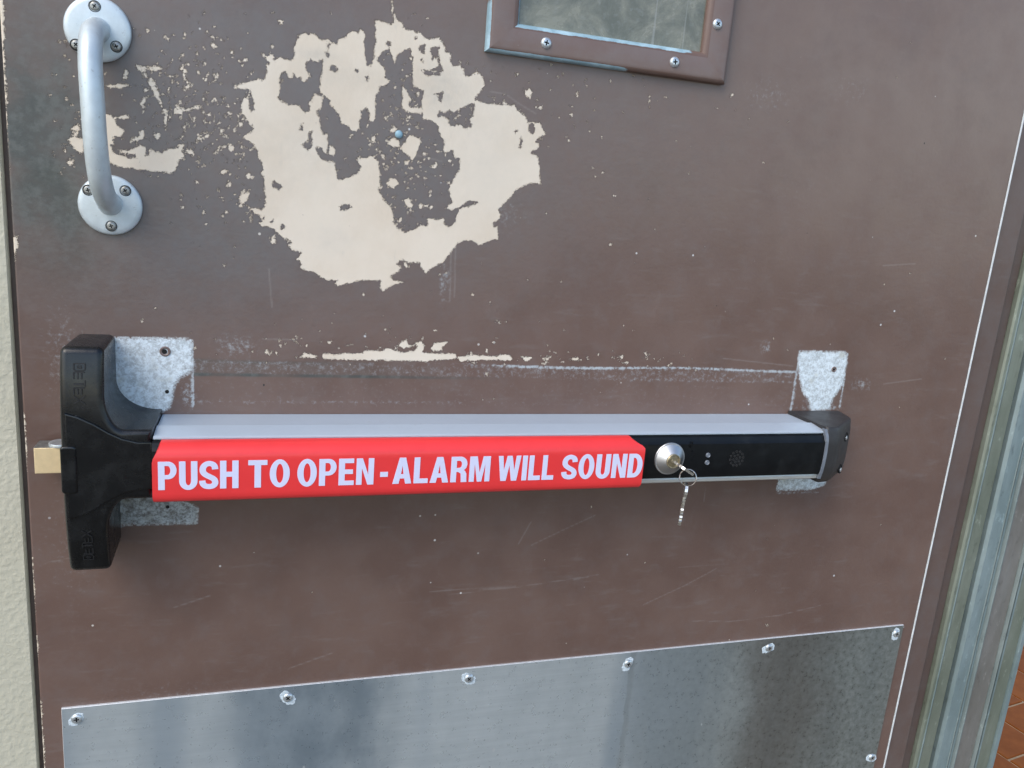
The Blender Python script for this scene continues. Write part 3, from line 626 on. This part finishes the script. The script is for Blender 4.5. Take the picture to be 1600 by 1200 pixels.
# ------------------------------------------------------------------ screws
def tess(outer, holes_):
    from mathutils.geometry import tessellate_polygon
    loops = [[Vector((p[0], p[1], 0)) for p in l] for l in [outer] + holes_]
    return tessellate_polygon(loops)
def screw(x, z, y, r, h, m, parent, rot=0, pan=True, name="screw", label=None, halo=0):
    """cross-head screw whose seat is at depth y, head standing h proud"""
    mb = MB(); n = 20; top = circle(0, 0, r * (.62 if pan else .80), n)
    a, b = r * .13, r * .46; cr = [(a, a), (a, b), (-a, b), (-a, a), (-b, a), (-b, -a), (-a, -a), (-a, -b), (a, -b), (a, -a), (b, -a), (b, a)]
    cr = [(p[0] * math.cos(rot) - p[1] * math.sin(rot), p[0] * math.sin(rot) + p[1] * math.cos(rot)) for p in cr]
    pts = [(p[0], -h, p[1]) for p in top] + [(p[0], -h, p[1]) for p in cr]
    mb.add((pts, tess(top, [cr])))
    rings = [(r * (.62 if pan else .80), -h), (r * (.86 if pan else .93), -h * .72), (r, -h * .2), (r, .0008)]
    for k in range(len(rings) - 1):
        c0, c1 = circle(0, 0, rings[k][0], n), circle(0, 0, rings[k + 1][0], n)
        mb.add(([(p[0], rings[k][1], p[1]) for p in c0] + [(p[0], rings[k + 1][1], p[1]) for p in c1], [(i, (i + 1) % n, n + (i + 1) % n, n + i) for i in range(n)]))
    d = h * .75; k = len(cr)
    mb.add(([(p[0], -h, p[1]) for p in cr] + [(p[0] * .8, -h + d, p[1] * .8) for p in cr], [(i, (i + 1) % k, k + (i + 1) % k, k + i) for i in range(k)] + [tuple(range(k, 2 * k))]), 1)
    if halo:   # crust of white zinc oxide round the head
        hr = [(halo * (1 + .28 * math.sin(2 * t + rot * 4) + random.uniform(-.12, .12)), t) for t in [2 * math.pi * i / 26 for i in range(26)]]
        o2 = [(q * math.cos(t) - .0005, q * math.sin(t) - .0007) for q, t in hr]
        mb.add(slab(o2, .0004, -.00035, .0002, 1), 2)
    V_ = [(x + v[0], y + v[1], z + v[2]) for v in mb.V]
    o = obj(name, V_, mb.F, [m, M['slot'], M['oxide']], parent, mi=mb.mi, smooth=35)
    bm = bmesh.new(); bm.from_mesh(o.data); bmesh.ops.remove_doubles(bm, verts=bm.verts[:], dist=1e-6); bmesh.ops.recalc_face_normals(bm, faces=bm.faces[:]); bm.to_mesh(o.data); bm.free()
    o.data.polygons.foreach_set('use_smooth', [True] * len(o.data.polygons)); o.data.set_sharp_from_angle(angle=rad(35))
    if label: o['label'] = label
    return o

# ------------------------------------------------------------------ kick plate
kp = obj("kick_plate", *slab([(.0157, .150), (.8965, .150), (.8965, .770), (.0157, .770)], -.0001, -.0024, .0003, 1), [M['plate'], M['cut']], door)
for p in kp.data.polygons:
    if p.normal.y > -.9: p.material_index = 1
for x, z in ((.0271, .7593), (.1999, .7588), (.3706, .7592), (.5421, .7570), (.7138, .7586), (.8876, .7600), (.8900, .5919), (.8895, .42), (.8895, .25), (.0265, .59), (.0265, .42), (.0265, .25)):
    s_ = screw(x + random.uniform(-.0008, .0008), z, -.0024, .0047, .0020, M['zinc'], kp, random.uniform(0, 1.5), halo=.0066 if x > .15 else .0056)

# ------------------------------------------------------------------ vision window in the top of the door
win = bpy.data.objects.new("window", None); win.empty_display_size = .02; link(win, door, (.4525, 0, 1.46))
X0, X1, Zb, Zt = .3430, .5628, 1.3322, 1.600; x0, x1, zb, zt = .3690, .5362, 1.3562, 1.574
def rail_mesh(o0, o1, i0, i1, ext):
    """one mitred rail: outer corner pair o0-o1, inner pair i0-i1; rounded outer edge, sloped inner lip"""
    prof = [(0.0, 0.0), (0.0, -.0042), (.02, -.0056), (.06, -.0068), (.12, -.0074), (.20, -.0076), (.80, -.0076), (.90, -.0070), (.97, -.0052), (1.0, -.0034), (1.0, 0.0)]
    V_ = []; F_ = []; mi_ = []; N = 24
    for k in range(N + 1):
        t = k / N
        for u, y in prof:
            a = [o0[i] + (o1[i] - o0[i]) * t for i in (0, 1)]; b = [i0[i] + (i1[i] - i0[i]) * t for i in (0, 1)]
            V_.append((a[0] + (b[0] - a[0]) * u, y, a[1] + (b[1] - a[1]) * u))
    n = len(prof)
    for k in range(N):
        for j in range(n - 1):
            F_.append((k * n + j, k * n + j + 1, (k + 1) * n + j + 1, (k + 1) * n + j)); mi_.append(0 if 4 <= j <= 5 else 1)
        F_.append((k * n + n - 1, k * n, (k + 1) * n, (k + 1) * n + n - 1)); mi_.append(0)
    F_ += [tuple(range(n)), tuple(range(N * n, N * n + n))]; mi_ += [0, 0]
    o = obj("frame_rail", V_, F_, [M['brown'], M['fedge']], win, mi=mi_, smooth=40)
    a = o.data.attributes.new('bare', 'FLOAT', 'POINT')
    a.data.foreach_set('value', [ext(k / N, prof[j][0]) for k in range(N + 1) for j in range(n)])
    return o
rail_mesh((X0, Zb), (X1, Zb), (x0, zb), (x1, zb), lambda t, u: (1.0 - .9 * step(t, .50, .62) if u < .08 else (.95 - .8 * step(t, .86, .98) if u > .86 else 0)))
rail_mesh((X1, Zb), (X1, Zt), (x1, zb), (x1, zt), lambda t, u: .05)
rail_mesh((X1, Zt), (X0, Zt), (x1, zt), (x0, zt), lambda t, u: .05)
rail_mesh((X0, Zt), (X0, Zb), (x0, zt), (x0, zb), lambda t, u: (.85 * step(t, .80, .9) if u < .08 else (.75 * step(t, .3, .9) if u > .95 else 0)))
obj("pane", *box(x0 - .001, x1 + .001, -.0022, -.0006, zb - .001, zt + .001), M['pane'], win, smooth=0)
for x, z in ((.3925, 1.3440), (.5100, 1.3440), (.5465, 1.3795), (.5465, 1.50), (.3560, 1.43), (.3560, 1.54), (.40, 1.588), (.51, 1.588)):
    screw(x, z, -.0076, .0045, .0019, M['zinc'], win, random.uniform(0, 1.5))

# ------------------------------------------------------------------ pull handle
ph = bpy.data.objects.new("pull_handle", None); ph.empty_display_size = .02; link(ph, door, (.0630, 0, 1.25))
TOPC = (.0606, 1.3105); BOTC = (.0652, 1.1892)
for c in (TOPC, BOTC):
    obj("rose", *lathe(c[0], c[1], [(.0216, 0), (.0219, -.0020), (.0214, -.0032), (.0206, -.0038), (.018, -.0042), (.012, -.0046), (.0001, -.0050)], 64), M['handle'], ph, smooth=40)
path = smooth_path([(.0607, -.002, 1.3098), (.0607, -.012, 1.3088), (.0608, -.024, 1.3045), (.0611, -.0335, 1.2945), (.0616, -.0385, 1.2800), (.0625, -.0405, 1.2600), (.0632, -.0400, 1.2350), (.0640, -.0355, 1.2130), (.0645, -.027, 1.2010), (.0650, -.015, 1.1932), (.0652, -.002, 1.1905)], 7)
nn = len(path); rr = [.0076 + .0016 * max(0, 1 - abs(min(i, nn - 1 - i)) / 9) ** 2 * 1.3 for i in range(nn)]
rr = [max(r, .0076) for r in rr]
obj("grip", *tube(path, rr, 28), M['handle'], ph, smooth=50)
for px, py in ((148, 10), (182, 73), (119, 70), (196, 298), (174, 353), (138, 297)):
    x, z = at(px, py, -.004)
    obj("screw_seat", *lathe(x, z, [(.0040, -.0035), (.0040, -.00462), (.0034, -.0047), (.0034, -.0035)], 24), M['slot'], ph, smooth=30)
    screw(x, z, -.0043, .0032, .0010, M['screw'], ph, random.uniform(0, 1.5), pan=False)

# ------------------------------------------------------------------ old fixing holes left in the door
for (px, py, r) in ((258, 549, .0036), (1303, 577, .0025)):
    x, z = at(px, py)
    mb = MB(); mb.add(lathe(x, z, [(r * 1.15, .0005), (r * 1.12, -.0006), (r * .85, -.0009), (r * .60, -.0003), (r * .56, .0004)], 28), 0)
    mb.add(lathe(x - r * .12, z - r * .03, [(r * .55, .0004), (r * .50, -.00055), (.0001, -.0005)], 20), 1)
    mb.build("fixing_hole", [M['brown'], M['void']], door)
mb = MB(); x, z = at(261, 612); mb.add(lathe(x, z, [(.0016, .0005), (.0015, -.0003), (.0001, -.0004)], 16)); mb.build("fixing_hole", [M['void']], door)
x, z = at(262, 792); obj("fixing_hole", *lathe(x, z, [(.0015, .0005), (.0014, -.0003), (.0001, -.0004)], 16), M['void'], door)
x, z = at(623, 210); obj("paint_blob", *lathe(x, z, [(.0030, .0003), (.0032, -.0008), (.0022, -.0018), (.0001, -.0020)], 14), mat_simple("pale_blue_blob", (.26, .42, .50), .4), door, smooth=60)

# ------------------------------------------------------------------ panic bar
pb = thing("panic_bar", "black and silver panic bar with red cover reading PUSH TO OPEN - ALARM WILL SOUND", "panic bar", (.40, 0, 1.004))
MID = 1.0050
def mirror(p): return (p[0], 2 * MID - p[1])
def head_outline(xl, xr, zt_, xa, za, fr):
    up = [(xr, za)] + [p for p in reversed(arc(xa + fr[0], za + fr[1], fr[0], fr[1], 180, 270, 12))]
    r = .0045
    up += arc(xa - r, zt_ - r, r, r, 0, 90, 5) + arc(xl + r, zt_ - r, r, r, 90, 180, 5)
    n_mid = [(xl - .0006, MID)]
    return up + n_mid + [mirror(p) for p in reversed(up)]
back = head_outline(.0380, .0977, 1.0910, .0652, 1.0315, (.030, .0245))
front = head_outline(.0380, .0977, 1.0912, .0662, 1.0318, (.0135, .0255))
V_, F_ = slab(back, .0, -.0605, .0042, 5, front=front)
bm = bmesh.new(); vs = [bm.verts.new(v) for v in V_]
for f in F_: bm.faces.new([vs[i] for i in f])
for k in range(1, 30):
    z = .917 + (1.093 - .917) * k / 30
    geom = bm.verts[:] + bm.edges[:] + bm.faces[:]
    bmesh.ops.bisect_plane(bm, geom=geom, plane_co=(0, 0, z), plane_no=(0, 0, 1))
def head_drop(z):
    d = max(0.0, abs(z - MID) - .030); return 2.1 * d * d + .02 * d
for v in bm.verts:
    k = min(1, max(0, (-v.co.y - .02) / .03)); v.co.y += head_drop(v.co.z) * k
bm.verts.index_update()
head = obj("head", [v.co.copy() for v in bm.verts], [[v.index for v in f.verts] for f in bm.faces], M['black'], pb, smooth=32)
bm.free()
def head_y(z): return -.0605 + head_drop(z)
cz = [(.0977, 1.0232), (.0880, 1.0234), (.0780, 1.0262), (.0690, 1.0310), (.0600, 1.0372), (.0500, 1.0425), (.0410, 1.0455)]
obj("boss", *slab(cz + [mirror(p) for p in reversed(cz)], -.056, -.0622, .0010, 2), M['black'], head, smooth=35)
obj("side_cover", *slab(rrect(.0375, .0480, .9850, 1.0210, .0025), -.050, -.0633, .0014, 3), M['black'], head, smooth=40)
# raised maker's lettering on both arms
GL = {'D': [((0, 0), (0, 1)), ((0, 0), (.75, 0)), ((0, 1), (.75, 1)), ((.95, .2), (.95, .8)), ((.75, 0), (.95, .2)), ((.75, 1), (.95, .8)), ((.32, .34), (.62, .34)), ((.32, .66), (.62, .66)), ((.62, .34), (.62, .66)), ((.32, .34), (.32, .66))],
      'E': [((.05, 0), (.95, 0)), ((.05, .36), (.95, .36)), ((.05, .70), (.95, .70)), ((0, 0), (0, .36)), ((0, .36), (0, .95))],
      'T': [((0, 1), (1, 1)), ((.5, 0), (.5, 1)), ((.62, 0), (.62, .8))],
      'X': [((0, 0), (.55, .5)), ((0, 1), (.5, .55)), ((.6, .45), (1, 0)), ((.6, .55), (1, 1))]}
def emblem(zs_, dz, xb, dx):
    mb = MB(); u = 0.0
    for ch, wd in zip("DETEX", (.175, .165, .15, .165, .19)):
        for (a, b) in GL[ch]:
            p = [(xb + dx * v, zs_ + dz * (u + t * wd * .88)) for t, v in (a, b)]
            d = Vector((p[1][0] - p[0][0], p[1][1] - p[0][1])); L = d.length; d = d / L; n_ = Vector((-d.y, d.x)) * .00038
            q = [(p[0][0] - n_.x, p[0][1] - n_.y), (p[1][0] - n_.x, p[1][1] - n_.y), (p[1][0] + n_.x, p[1][1] + n_.y), (p[0][0] + n_.x, p[0][1] + n_.y)]
            mb.add(([(x, head_y(z) + .0004, z) for x, z in q] + [(x, head_y(z) - .0007 - random.uniform(0, 4e-5), z) for x, z in q], [(0, 1, 2, 3), (4, 5, 6, 7), (0, 1, 5, 4), (1, 2, 6, 5), (2, 3, 7, 6), (3, 0, 4, 7)]))
        u += wd
    cx, cz_ = xb + dx * .78, zs_ + dz * (u + .05)
    V2, F2 = lathe(cx, cz_, [(.0010, .0004), (.0010, -.0004), (.0006, -.0004), (.0006, .0004)], 16)
    mb.add(([(v[0], v[1] + head_y(v[2]), v[2]) for v in V2], F2))
    return mb.build("emblem", [M['emblem']], head, smooth=0)
emblem(1.0800, -.0345, .0473, .0072); emblem(.9300, .0300, .0553, -.0068)

lb = obj("latch_bolt", *slab([(.0118, .9880), (.040, .9880), (.040, 1.0085), (.0118, 1.0085)], -.008, -.0262, .0007, 2), [M['brass'], M['screw']], pb, smooth=30)
for p in lb.data.polygons:
    if p.normal.y > -.5: p.material_index = 1
obj("roller", *slab(circle(.0290, -.0190, .0085, 32), 1.0085, 1.0108, .0006, 2, axis='z'), M['zinc'], lb, smooth=35)

# silver rail
prof = [(-.0004, 1.0272), (-.0365, 1.0275), (-.0380, 1.0290), (-.0575, 1.0269), (-.0592, 1.0266), (-.0600, 1.0262), (-.0600, 1.0250), (-.0565, 1.0245), (-.0565, .9840), (-.0603, .9838), (-.0608, .9826), (-.0606, .9800), (-.0590, .9788), (-.0020, .9775), (-.0004, .9785)]
rail = obj("rail", *extrude_x(prof, .0983, .6900), [M['alu'], M['alulip']], pb, smooth=25)
for p in rail.data.polygons:
    if p.center.z + W[rail.name].z < .99: p.material_index = 1
# black touch bar behind the cover, with lock, lights and sounder
tp = [(-.0560, 1.0236), (-.0600, 1.0236), (-.0618, 1.0226), (-.0630, 1.0200), (-.0634, 1.0190), (-.0650, 1.0172), (-.0655, 1.0080), (-.0655, .9980), (-.0648, .9900), (-.0636, .9850), (-.0615, .9842), (-.0560, .9842)]
tb = obj("touch_bar", *extrude_x(tp, .0978, .6885), M['blackbar'], pb, smooth=28)
YB = -.0655
def conv(px, py, Y=YB): return at(px, py, Y)
cx, cz0 = .5221, 1.0043
obj("lock_collar", *lathe(cx, cz0, [(.0147, -.0640), (.0149, -.0662), (.0144, -.0668), (.0136, -.0669), (.0080, -.0718), (.0072, -.0725), (.0068, -.0728)], 72), M['steel'], tb, smooth=28)
obj("lock_plug", *lathe(cx, cz0, [(.0068, -.0700), (.0068, -.0737), (.0062, -.0742), (.0057, -.0739), (.0052, -.0728), (.0001, -.0730)], 48), M['plug'], tb, smooth=28)
for px, py in ((1106, 711), (1104.5, 722.5)):
    x, z = conv(px, py); obj("indicator_light", *lathe(x, z, [(.0022, -.0640), (.0022, -.0664), (.0018, -.0668), (.0012, -.0662), (.0001, -.0667)], 24), M['trim'], tb, smooth=50)
mb = MB()
x, z = conv(1151, 716.5)
for ring, n in ((.0, 1), (.0034, 6), (.0068, 12)):
    for k in range(n):
        a = 2 * math.pi * (k + .3) / n
        X, Z = x + ring * math.cos(a), z + ring * math.sin(a)
        mb.add(lathe(X, Z, [(.00085, -.0645), (.00085, -.06566), (.0001, -.06566)], 12), 0)
        mb.add(lathe(X, Z, [(.00125, -.0650), (.00115, -.06572), (.00088, -.06572), (.00086, -.0650)], 12), 1)
mb.build("speaker_grille", [M['void'], M['cap']], tb, smooth=0)
mb = MB()     # small worn raised marks in an arc beside the lock
for k, gl in enumerate((((-1, -1, 1, -1), (1, -1, 1, 1), (-1, 1, 1, 1)), ((-1, 1, 0, -1), (0, -1, 1, 1)), ((-1, -1, 0, 1), (0, 1, 1, -1)), ((-1, -1, -1, 1), (-1, 1, 1, 1), (-1, 0, .6, 0)), ((-1, -1, -1, 1), (-1, 1, .8, 1)))):
    x, z = conv(*[(1081, 692), (1079, 697.5), (1081.5, 704.5), (1082.8, 712), (1083, 719)][k])
    for (a, b, c, d) in gl:
        p = Vector((x + a * .0010, z + b * .0010)); q = Vector((x + c * .0010, z + d * .0010)); e = (q - p).normalized(); n_ = Vector((-e.y, e.x)) * .00022
        c4 = [p - n_, q - n_, q + n_, p + n_]
        mb.add(([(v.x, -.0650, v.y) for v in c4] + [(v.x, -.06585, v.y) for v in c4], [(0, 1, 2, 3), (4, 5, 6, 7), (0, 1, 5, 4), (1, 2, 6, 5), (2, 3, 7, 6), (3, 0, 4, 7)]))
mb.build("raised_marks", [M['blackbar']], tb, smooth=0)

# red cover
outer = [(-.0608, 1.0250), (-.0650, 1.0250), (-.0682, 1.0240), (-.0715, 1.0218), (-.0738, 1.0196), (-.0751, 1.0174), (-.0756, 1.0150), (-.0757, 1.0120), (-.0757, .9880), (-.0755, .9850), (-.0746, .9826), (-.0728, .9808), (-.0700, .9800), (-.0612, .9798)]
inner = [(-.0612, .9812), (-.0698, .9814), (-.0722, .9824), (-.0736, .9842), (-.0743, .9880), (-.0743, 1.0120), (-.0738, 1.0165), (-.0705, 1.0205), (-.0660, 1.0234), (-.0608, 1.0236)]
pr = outer + inner
def xstart(y, z): return .0990 + .0050 * step(z, 1.012, 1.0245) + .0006 * step(z, .985, .98)
def xend(y, z): return .4920 - .0105 * step(z, 1.0175, 1.0246) - .0010 * step(z, .984, .98)
cover = obj("warning_cover", *extrude_x(pr, [float(xstart(*p)) for p in pr], [float(xend(*p)) for p in pr]), M['red'], pb, smooth=30)

def L_arc(cx, cy, rx, ry, a0, a1, n=10): return arc(cx, cy, rx, ry, a0, a1, n)
t = .205
def ring(w_): return [L_arc(w_ / 2, .5, w_ / 2, .515, 0, 360, 40)[:-1], L_arc(w_ / 2, .5, w_ / 2 - t, .515 - t * .80, 360, 0, 40)[:-1]]
def s_ribbon():
    cl = [(.07, .30), (.085, .20), (.15, .115), (.25, .085), (.34, .085), (.43, .125), (.475, .21), (.46, .305), (.40, .375), (.30, .435), (.20, .495), (.12, .565), (.085, .66), (.10, .775), (.16, .86), (.25, .905), (.33, .905), (.41, .87), (.46, .80), (.475, .70)]
    cl = [(p[0] * 1.02 + .005, p[1]) for p in smooth_path(cl, 4)]; L = []; R_ = []
    for i, p in enumerate(cl):
        a, b = cl[max(0, i - 1)], cl[min(len(cl) - 1, i + 1)]; dx, dy = b[0] - a[0], b[1] - a[1]; l = math.hypot(dx, dy)
        hx = .102; hy = .090
        L.append((p[0] - dy / l * hx, p[1] + dx / l * hy)); R_.append((p[0] + dy / l * hx, p[1] - dx / l * hy))
    return [L + R_[::-1]]
LET = {
 'P': (.58, [[(0, 0), (t, 0), (t, .38), (.32, .38)] + L_arc(.32, .69, .26, .31, -90, 90, 12) + [(0, 1)], [(t, .53)] + [(t, .85)] + list(reversed(L_arc(.30, .69, .085, .16, -90, 90, 10)))]),
 'U': (.58, [[(0, 1), (0, .30)] + L_arc(.29, .30, .29, .32, 180, 360, 16) + [(.58, 1), (.58 - t, 1), (.58 - t, .31)] + list(reversed(L_arc(.29, .31, .29 - t, .165, 180, 360, 12))) + [(t, 1)]]),
 'S': (.57, s_ribbon()),
 'H': (.60, [[(0, 0), (t, 0), (t, .42), (.60 - t, .42), (.60 - t, 0), (.60, 0), (.60, 1), (.60 - t, 1), (.60 - t, .60), (t, .60), (t, 1), (0, 1)]]),
 'T': (.60, [[(.30 - t / 2, 0), (.30 + t / 2, 0), (.30 + t / 2, .82), (.60, .82), (.60, 1), (0, 1), (0, .82), (.30 - t / 2, .82)]]),
 'O': (.64, ring(.64)),
 'E': (.52, [[(0, 0), (.52, 0), (.52, .17), (t, .17), (t, .42), (.48, .42), (.48, .59), (t, .59), (t, .83), (.51, .83), (.51, 1), (0, 1)]]),
 'N': (.60, [[(0, 0), (t * .93, 0), (t * .93, .62), (.60 - t * 1.02, 0), (.60, 0), (.60, 1), (.60 - t * .93, 1), (.60 - t * .93, .38), (t * 1.02, 1), (0, 1)]]),
 'A': (.66, [[(0, 0), (.215, 0), (.255, .20), (.405, .20), (.445, 0), (.66, 0), (.44, 1), (.22, 1)], [(.288, .37), (.33, .70), (.372, .37)]]),
 'L': (.50, [[(0, 0), (.50, 0), (.50, .18), (t, .18), (t, 1), (0, 1)]]),
 'R': (.60, [[(0, 0), (t, 0), (t, .40), (.27, .40), (.36, .34), (.385, 0), (.60, 0), (.585, .06), (.57, .33), (.52, .43), (.47, .475), (.555, .56)] + L_arc(.33, .72, .255, .28, -25, 90, 10) + [(0, 1)], [(t, .56), (t, .84)] + list(reversed(L_arc(.30, .70, .09, .14, -90, 90, 10)))]),
 'M': (.76, [[(0, 0), (.185, 0), (.185, .70), (.30, 0), (.46, 0), (.575, .70), (.575, 0), (.76, 0), (.76, 1), (.49, 1), (.38, .36), (.27, 1), (0, 1)]]),
 'W': (.94, [[(.14, 0), (.36, 0), (.47, .62), (.58, 0), (.80, 0), (.94, 1), (.745, 1), (.685, .42), (.575, 1), (.365, 1), (.255, .42), (.195, 1), (0, 1)]]),
 'I': (.205, [[(0, 0), (t, 0), (t, 1), (0, 1)]]),
 'D': (.60, [[(0, 0), (.26, 0)] + L_arc(.26, .5, .34, .5, -90, 90, 18) + [(0, 1)], [(t, .17), (t, .83)] + list(reversed(L_arc(.25, .5, .135, .33, -90, 90, 14)))]),
 '-': (.28, [[(0, .28), (.28, .28), (.28, .47), (0, .47)]]),
}
YL, ZL, HL = -.0757, .9912, .0217
def word(txt, xa, xb, gap=.075):
    tot = sum(LET[c][0] for c in txt) + gap * (len(txt) - 1); sx = (xb - xa) / tot
    mb = MB(); u = 0
    for c in txt:
        wd, loops = LET[c]
        lp = [[(xa + (u + p[0]) * sx, ZL + p[1] * HL) for p in l] for l in loops]
        tri = tess(lp[0], lp[1:]); flat = [p for l in lp for p in l]; n = len(flat)
        Vt = [(p[0], YL - .00022, p[1]) for p in flat] + [(p[0], YL + .0002, p[1]) for p in flat]
        Ft = [tuple(f) for f in tri]; o = 0
        for l in lp:
            k = len(l)
            for i in range(k): Ft.append((o + i, o + (i + 1) % k, n + o + (i + 1) % k, n + o + i))
            o += k
        mb.add((Vt, Ft)); u += wd + gap
    return mb.build("lettering", [M['print']], cover, smooth=0)
for wd, a, b in (("PUSH", .1030, .1582), ("TO", .1650, .1950), ("OPEN", .2005, .2584), ("-", .2634, .2695), ("ALARM", .2733, .3530), ("WILL", .3596, .4088), ("SOUND", .4163, .4908)): word(wd, a, b)

# end cap
plan = [(.6890, -.0010), (.6890, -.0635), (.6905, -.0650), (.7010, -.0640), (.7050, -.0620), (.7400, -.0350), (.7450, -.0290), (.7515, -.0030), (.7515, -.0010)]
def capsec(z):  # pull the front back a little towards top and bottom
    k = abs(z - 1.0035) / .027; return .0032 * max(0, k - .55) / .45
zsl = [.9752, .9770, .9800, .9860, .9950, 1.0040, 1.0130, 1.0200, 1.0250, 1.0282, 1.0300, 1.0308]
V_ = []; F_ = []; n = len(plan)
for i, z in enumerate(zsl):
    ins = .0010 if i in (0, len(zsl) - 1) else (.0003 if i in (1, len(zsl) - 2) else 0)
    for x, y in plan:
        yy = y + capsec(z) * min(1, -y / .05); V_.append((x - (ins if x > .70 else 0), min(-.0008, yy + ins), z))
for k in range(len(zsl) - 1):
    for i in range(n): F_.append((k * n + i, k * n + (i + 1) % n, (k + 1) * n + (i + 1) % n, (k + 1) * n + i))
F_ += [tuple(range(n)), tuple(range((len(zsl) - 1) * n, len(zsl) * n))]
ec = obj("end_cap", V_, F_, M['cap'], pb, smooth=24)
tr = [(-.0612, 1.0292), (-.0625, 1.0262), (-.0636, 1.0250), (-.0650, 1.0225), (-.0661, 1.0180), (-.0666, 1.0080), (-.0664, .9960), (-.0655, .9880), (-.0636, .9800)]
tr2 = tr + [(y + .004, z) for y, z in reversed(tr)]
obj("trim", *extrude_x(tr2, .6868, .6898), M['trim'], ec, smooth=40)
ang = math.atan2(.027, .035)
for z in (1.0160, .9825):
    x, y = .7275, -.0447
    nrm = Vector((math.sin(ang), -math.cos(ang), 0)); tx = Vector((math.cos(ang), math.sin(ang), 0))
    def place(VF):
        return [Vector((x, y, z)) + tx * v[0] + nrm * (-v[1]) + Vector((0, 0, v[2])) for v in VF[0]], VF[1]
    mb = MB(); mb.add(place(lathe(0, 0, [(.0046, .001), (.0046, -.0006), (.0040, -.0006), (.0036, .0004), (.0001, .0004)], 28)), 0)
    mb.build("screw_recess", [M['void']], ec)
    mb = MB(); mb.add(place(lathe(.0004, -.0010, [(.0024, .0006), (.0023, -.0007), (.0014, -.0012), (.0001, -.0010)], 20)))
    mb.build("screw", [M['zinc']], ec, smooth=50)

# ------------------------------------------------------------------ keys
def key_mesh(o, ax, wd, bow_w, bow_l, blade_l, th):
    """ax points from blade tip's root to the bow's outer end; wd is the flat width direction"""
    ax = Vector(ax).normalized(); wd = Vector(wd); wd = (wd - ax * wd.dot(ax)).normalized(); nr = ax.cross(wd); o = Vector(o)
    bl = [(0, -.0016), (bow_l * .12, -.0036)] + [(bow_l * .5 + bow_l * .5 * math.sin(rad(a)), -bow_w / 2 * math.cos(rad(a))) for a in range(-50, 51, 20)]
    out = [(-p[0] * 0 + p[0], p[1]) for p in bl] + [(p[0], -p[1]) for p in reversed(bl)]
    teeth = []; nT = 6
    for i in range(nT):
        s0 = -blade_l * (.12 + .8 * i / nT); dp = (.0022, .0008, .0018, .0005, .0015, .0010)[i]
        teeth += [(s0, .0035), (s0 - blade_l * .05, .0035 - dp), (s0 - blade_l * .08, .0035 - dp)]
    out += [(0, .0035)] + teeth + [(-blade_l * .97, .0015), (-blade_l, -.0005), (-blade_l * .96, -.0030), (0, -.0032)]
    f = [o + ax * p[0] + wd * p[1] - nr * th / 2 for p in out]; b = [v + nr * th for v in f]; n = len(out)
    return f + b, [tuple(range(n)), tuple(range(n, 2 * n))] + [(i, (i + 1) % n, n + (i + 1) % n, n + i) for i in range(n)]
wdir = (.854, 0, -.519)
k1 = obj("key", *key_mesh((cx, -.0850, cz0), (0, -1, 0), wdir, .0165, .0185, .0110, .0022), M['nickel'], smooth=0)
k1['label'] = "small nickel key pushed into the round lock of the panic bar"; k1['category'] = "key"
rc = Vector((.5252, -.0955, .9972)); view = (Vector(CAM) - rc).normalized(); u = Vector((0, 0, 1)); u = (u - view * u.dot(view)).normalized(); s = view.cross(u)
V_ = []; F_ = []; N, K = 64, 8
for lay in range(1):
    for i in range(N):
        a = 2 * math.pi * i / N
        for k in range(K):
            b = 2 * math.pi * k / K; R_ = .0071 + .00052 * math.cos(b)
            V_.append(rc + (u * math.cos(a) + s * math.sin(a)) * R_ + view * (.0008 * math.sin(b)))
for i in range(N):
    for k in range(K): F_.append((i * K + k, ((i + 1) % N) * K + k, ((i + 1) % N) * K + (k + 1) % K, i * K + (k + 1) % K))
kr = obj("key_ring", V_, F_, M['nickel'], smooth=60); kr['label'] = "thin silver split ring hanging from the key in the lock"; kr['category'] = "key ring"
bt = rc - u * .0068
vh = Vector((-view.x, -view.y, 0)).normalized()
k2 = obj("key", *key_mesh(bt + Vector((-.0004, .001, -.0125)), (.05, 0, 1), -vh + Vector((.10, .0, 0)), .0165, .0150, .0250, .0024), M['nickel'], smooth=0)
k2['label'] = "spare key dangling edge-on from the split ring below the panic bar"; k2['category'] = "key"
for k_ in (k1, k2): k_['group'] = "keys on the split ring"
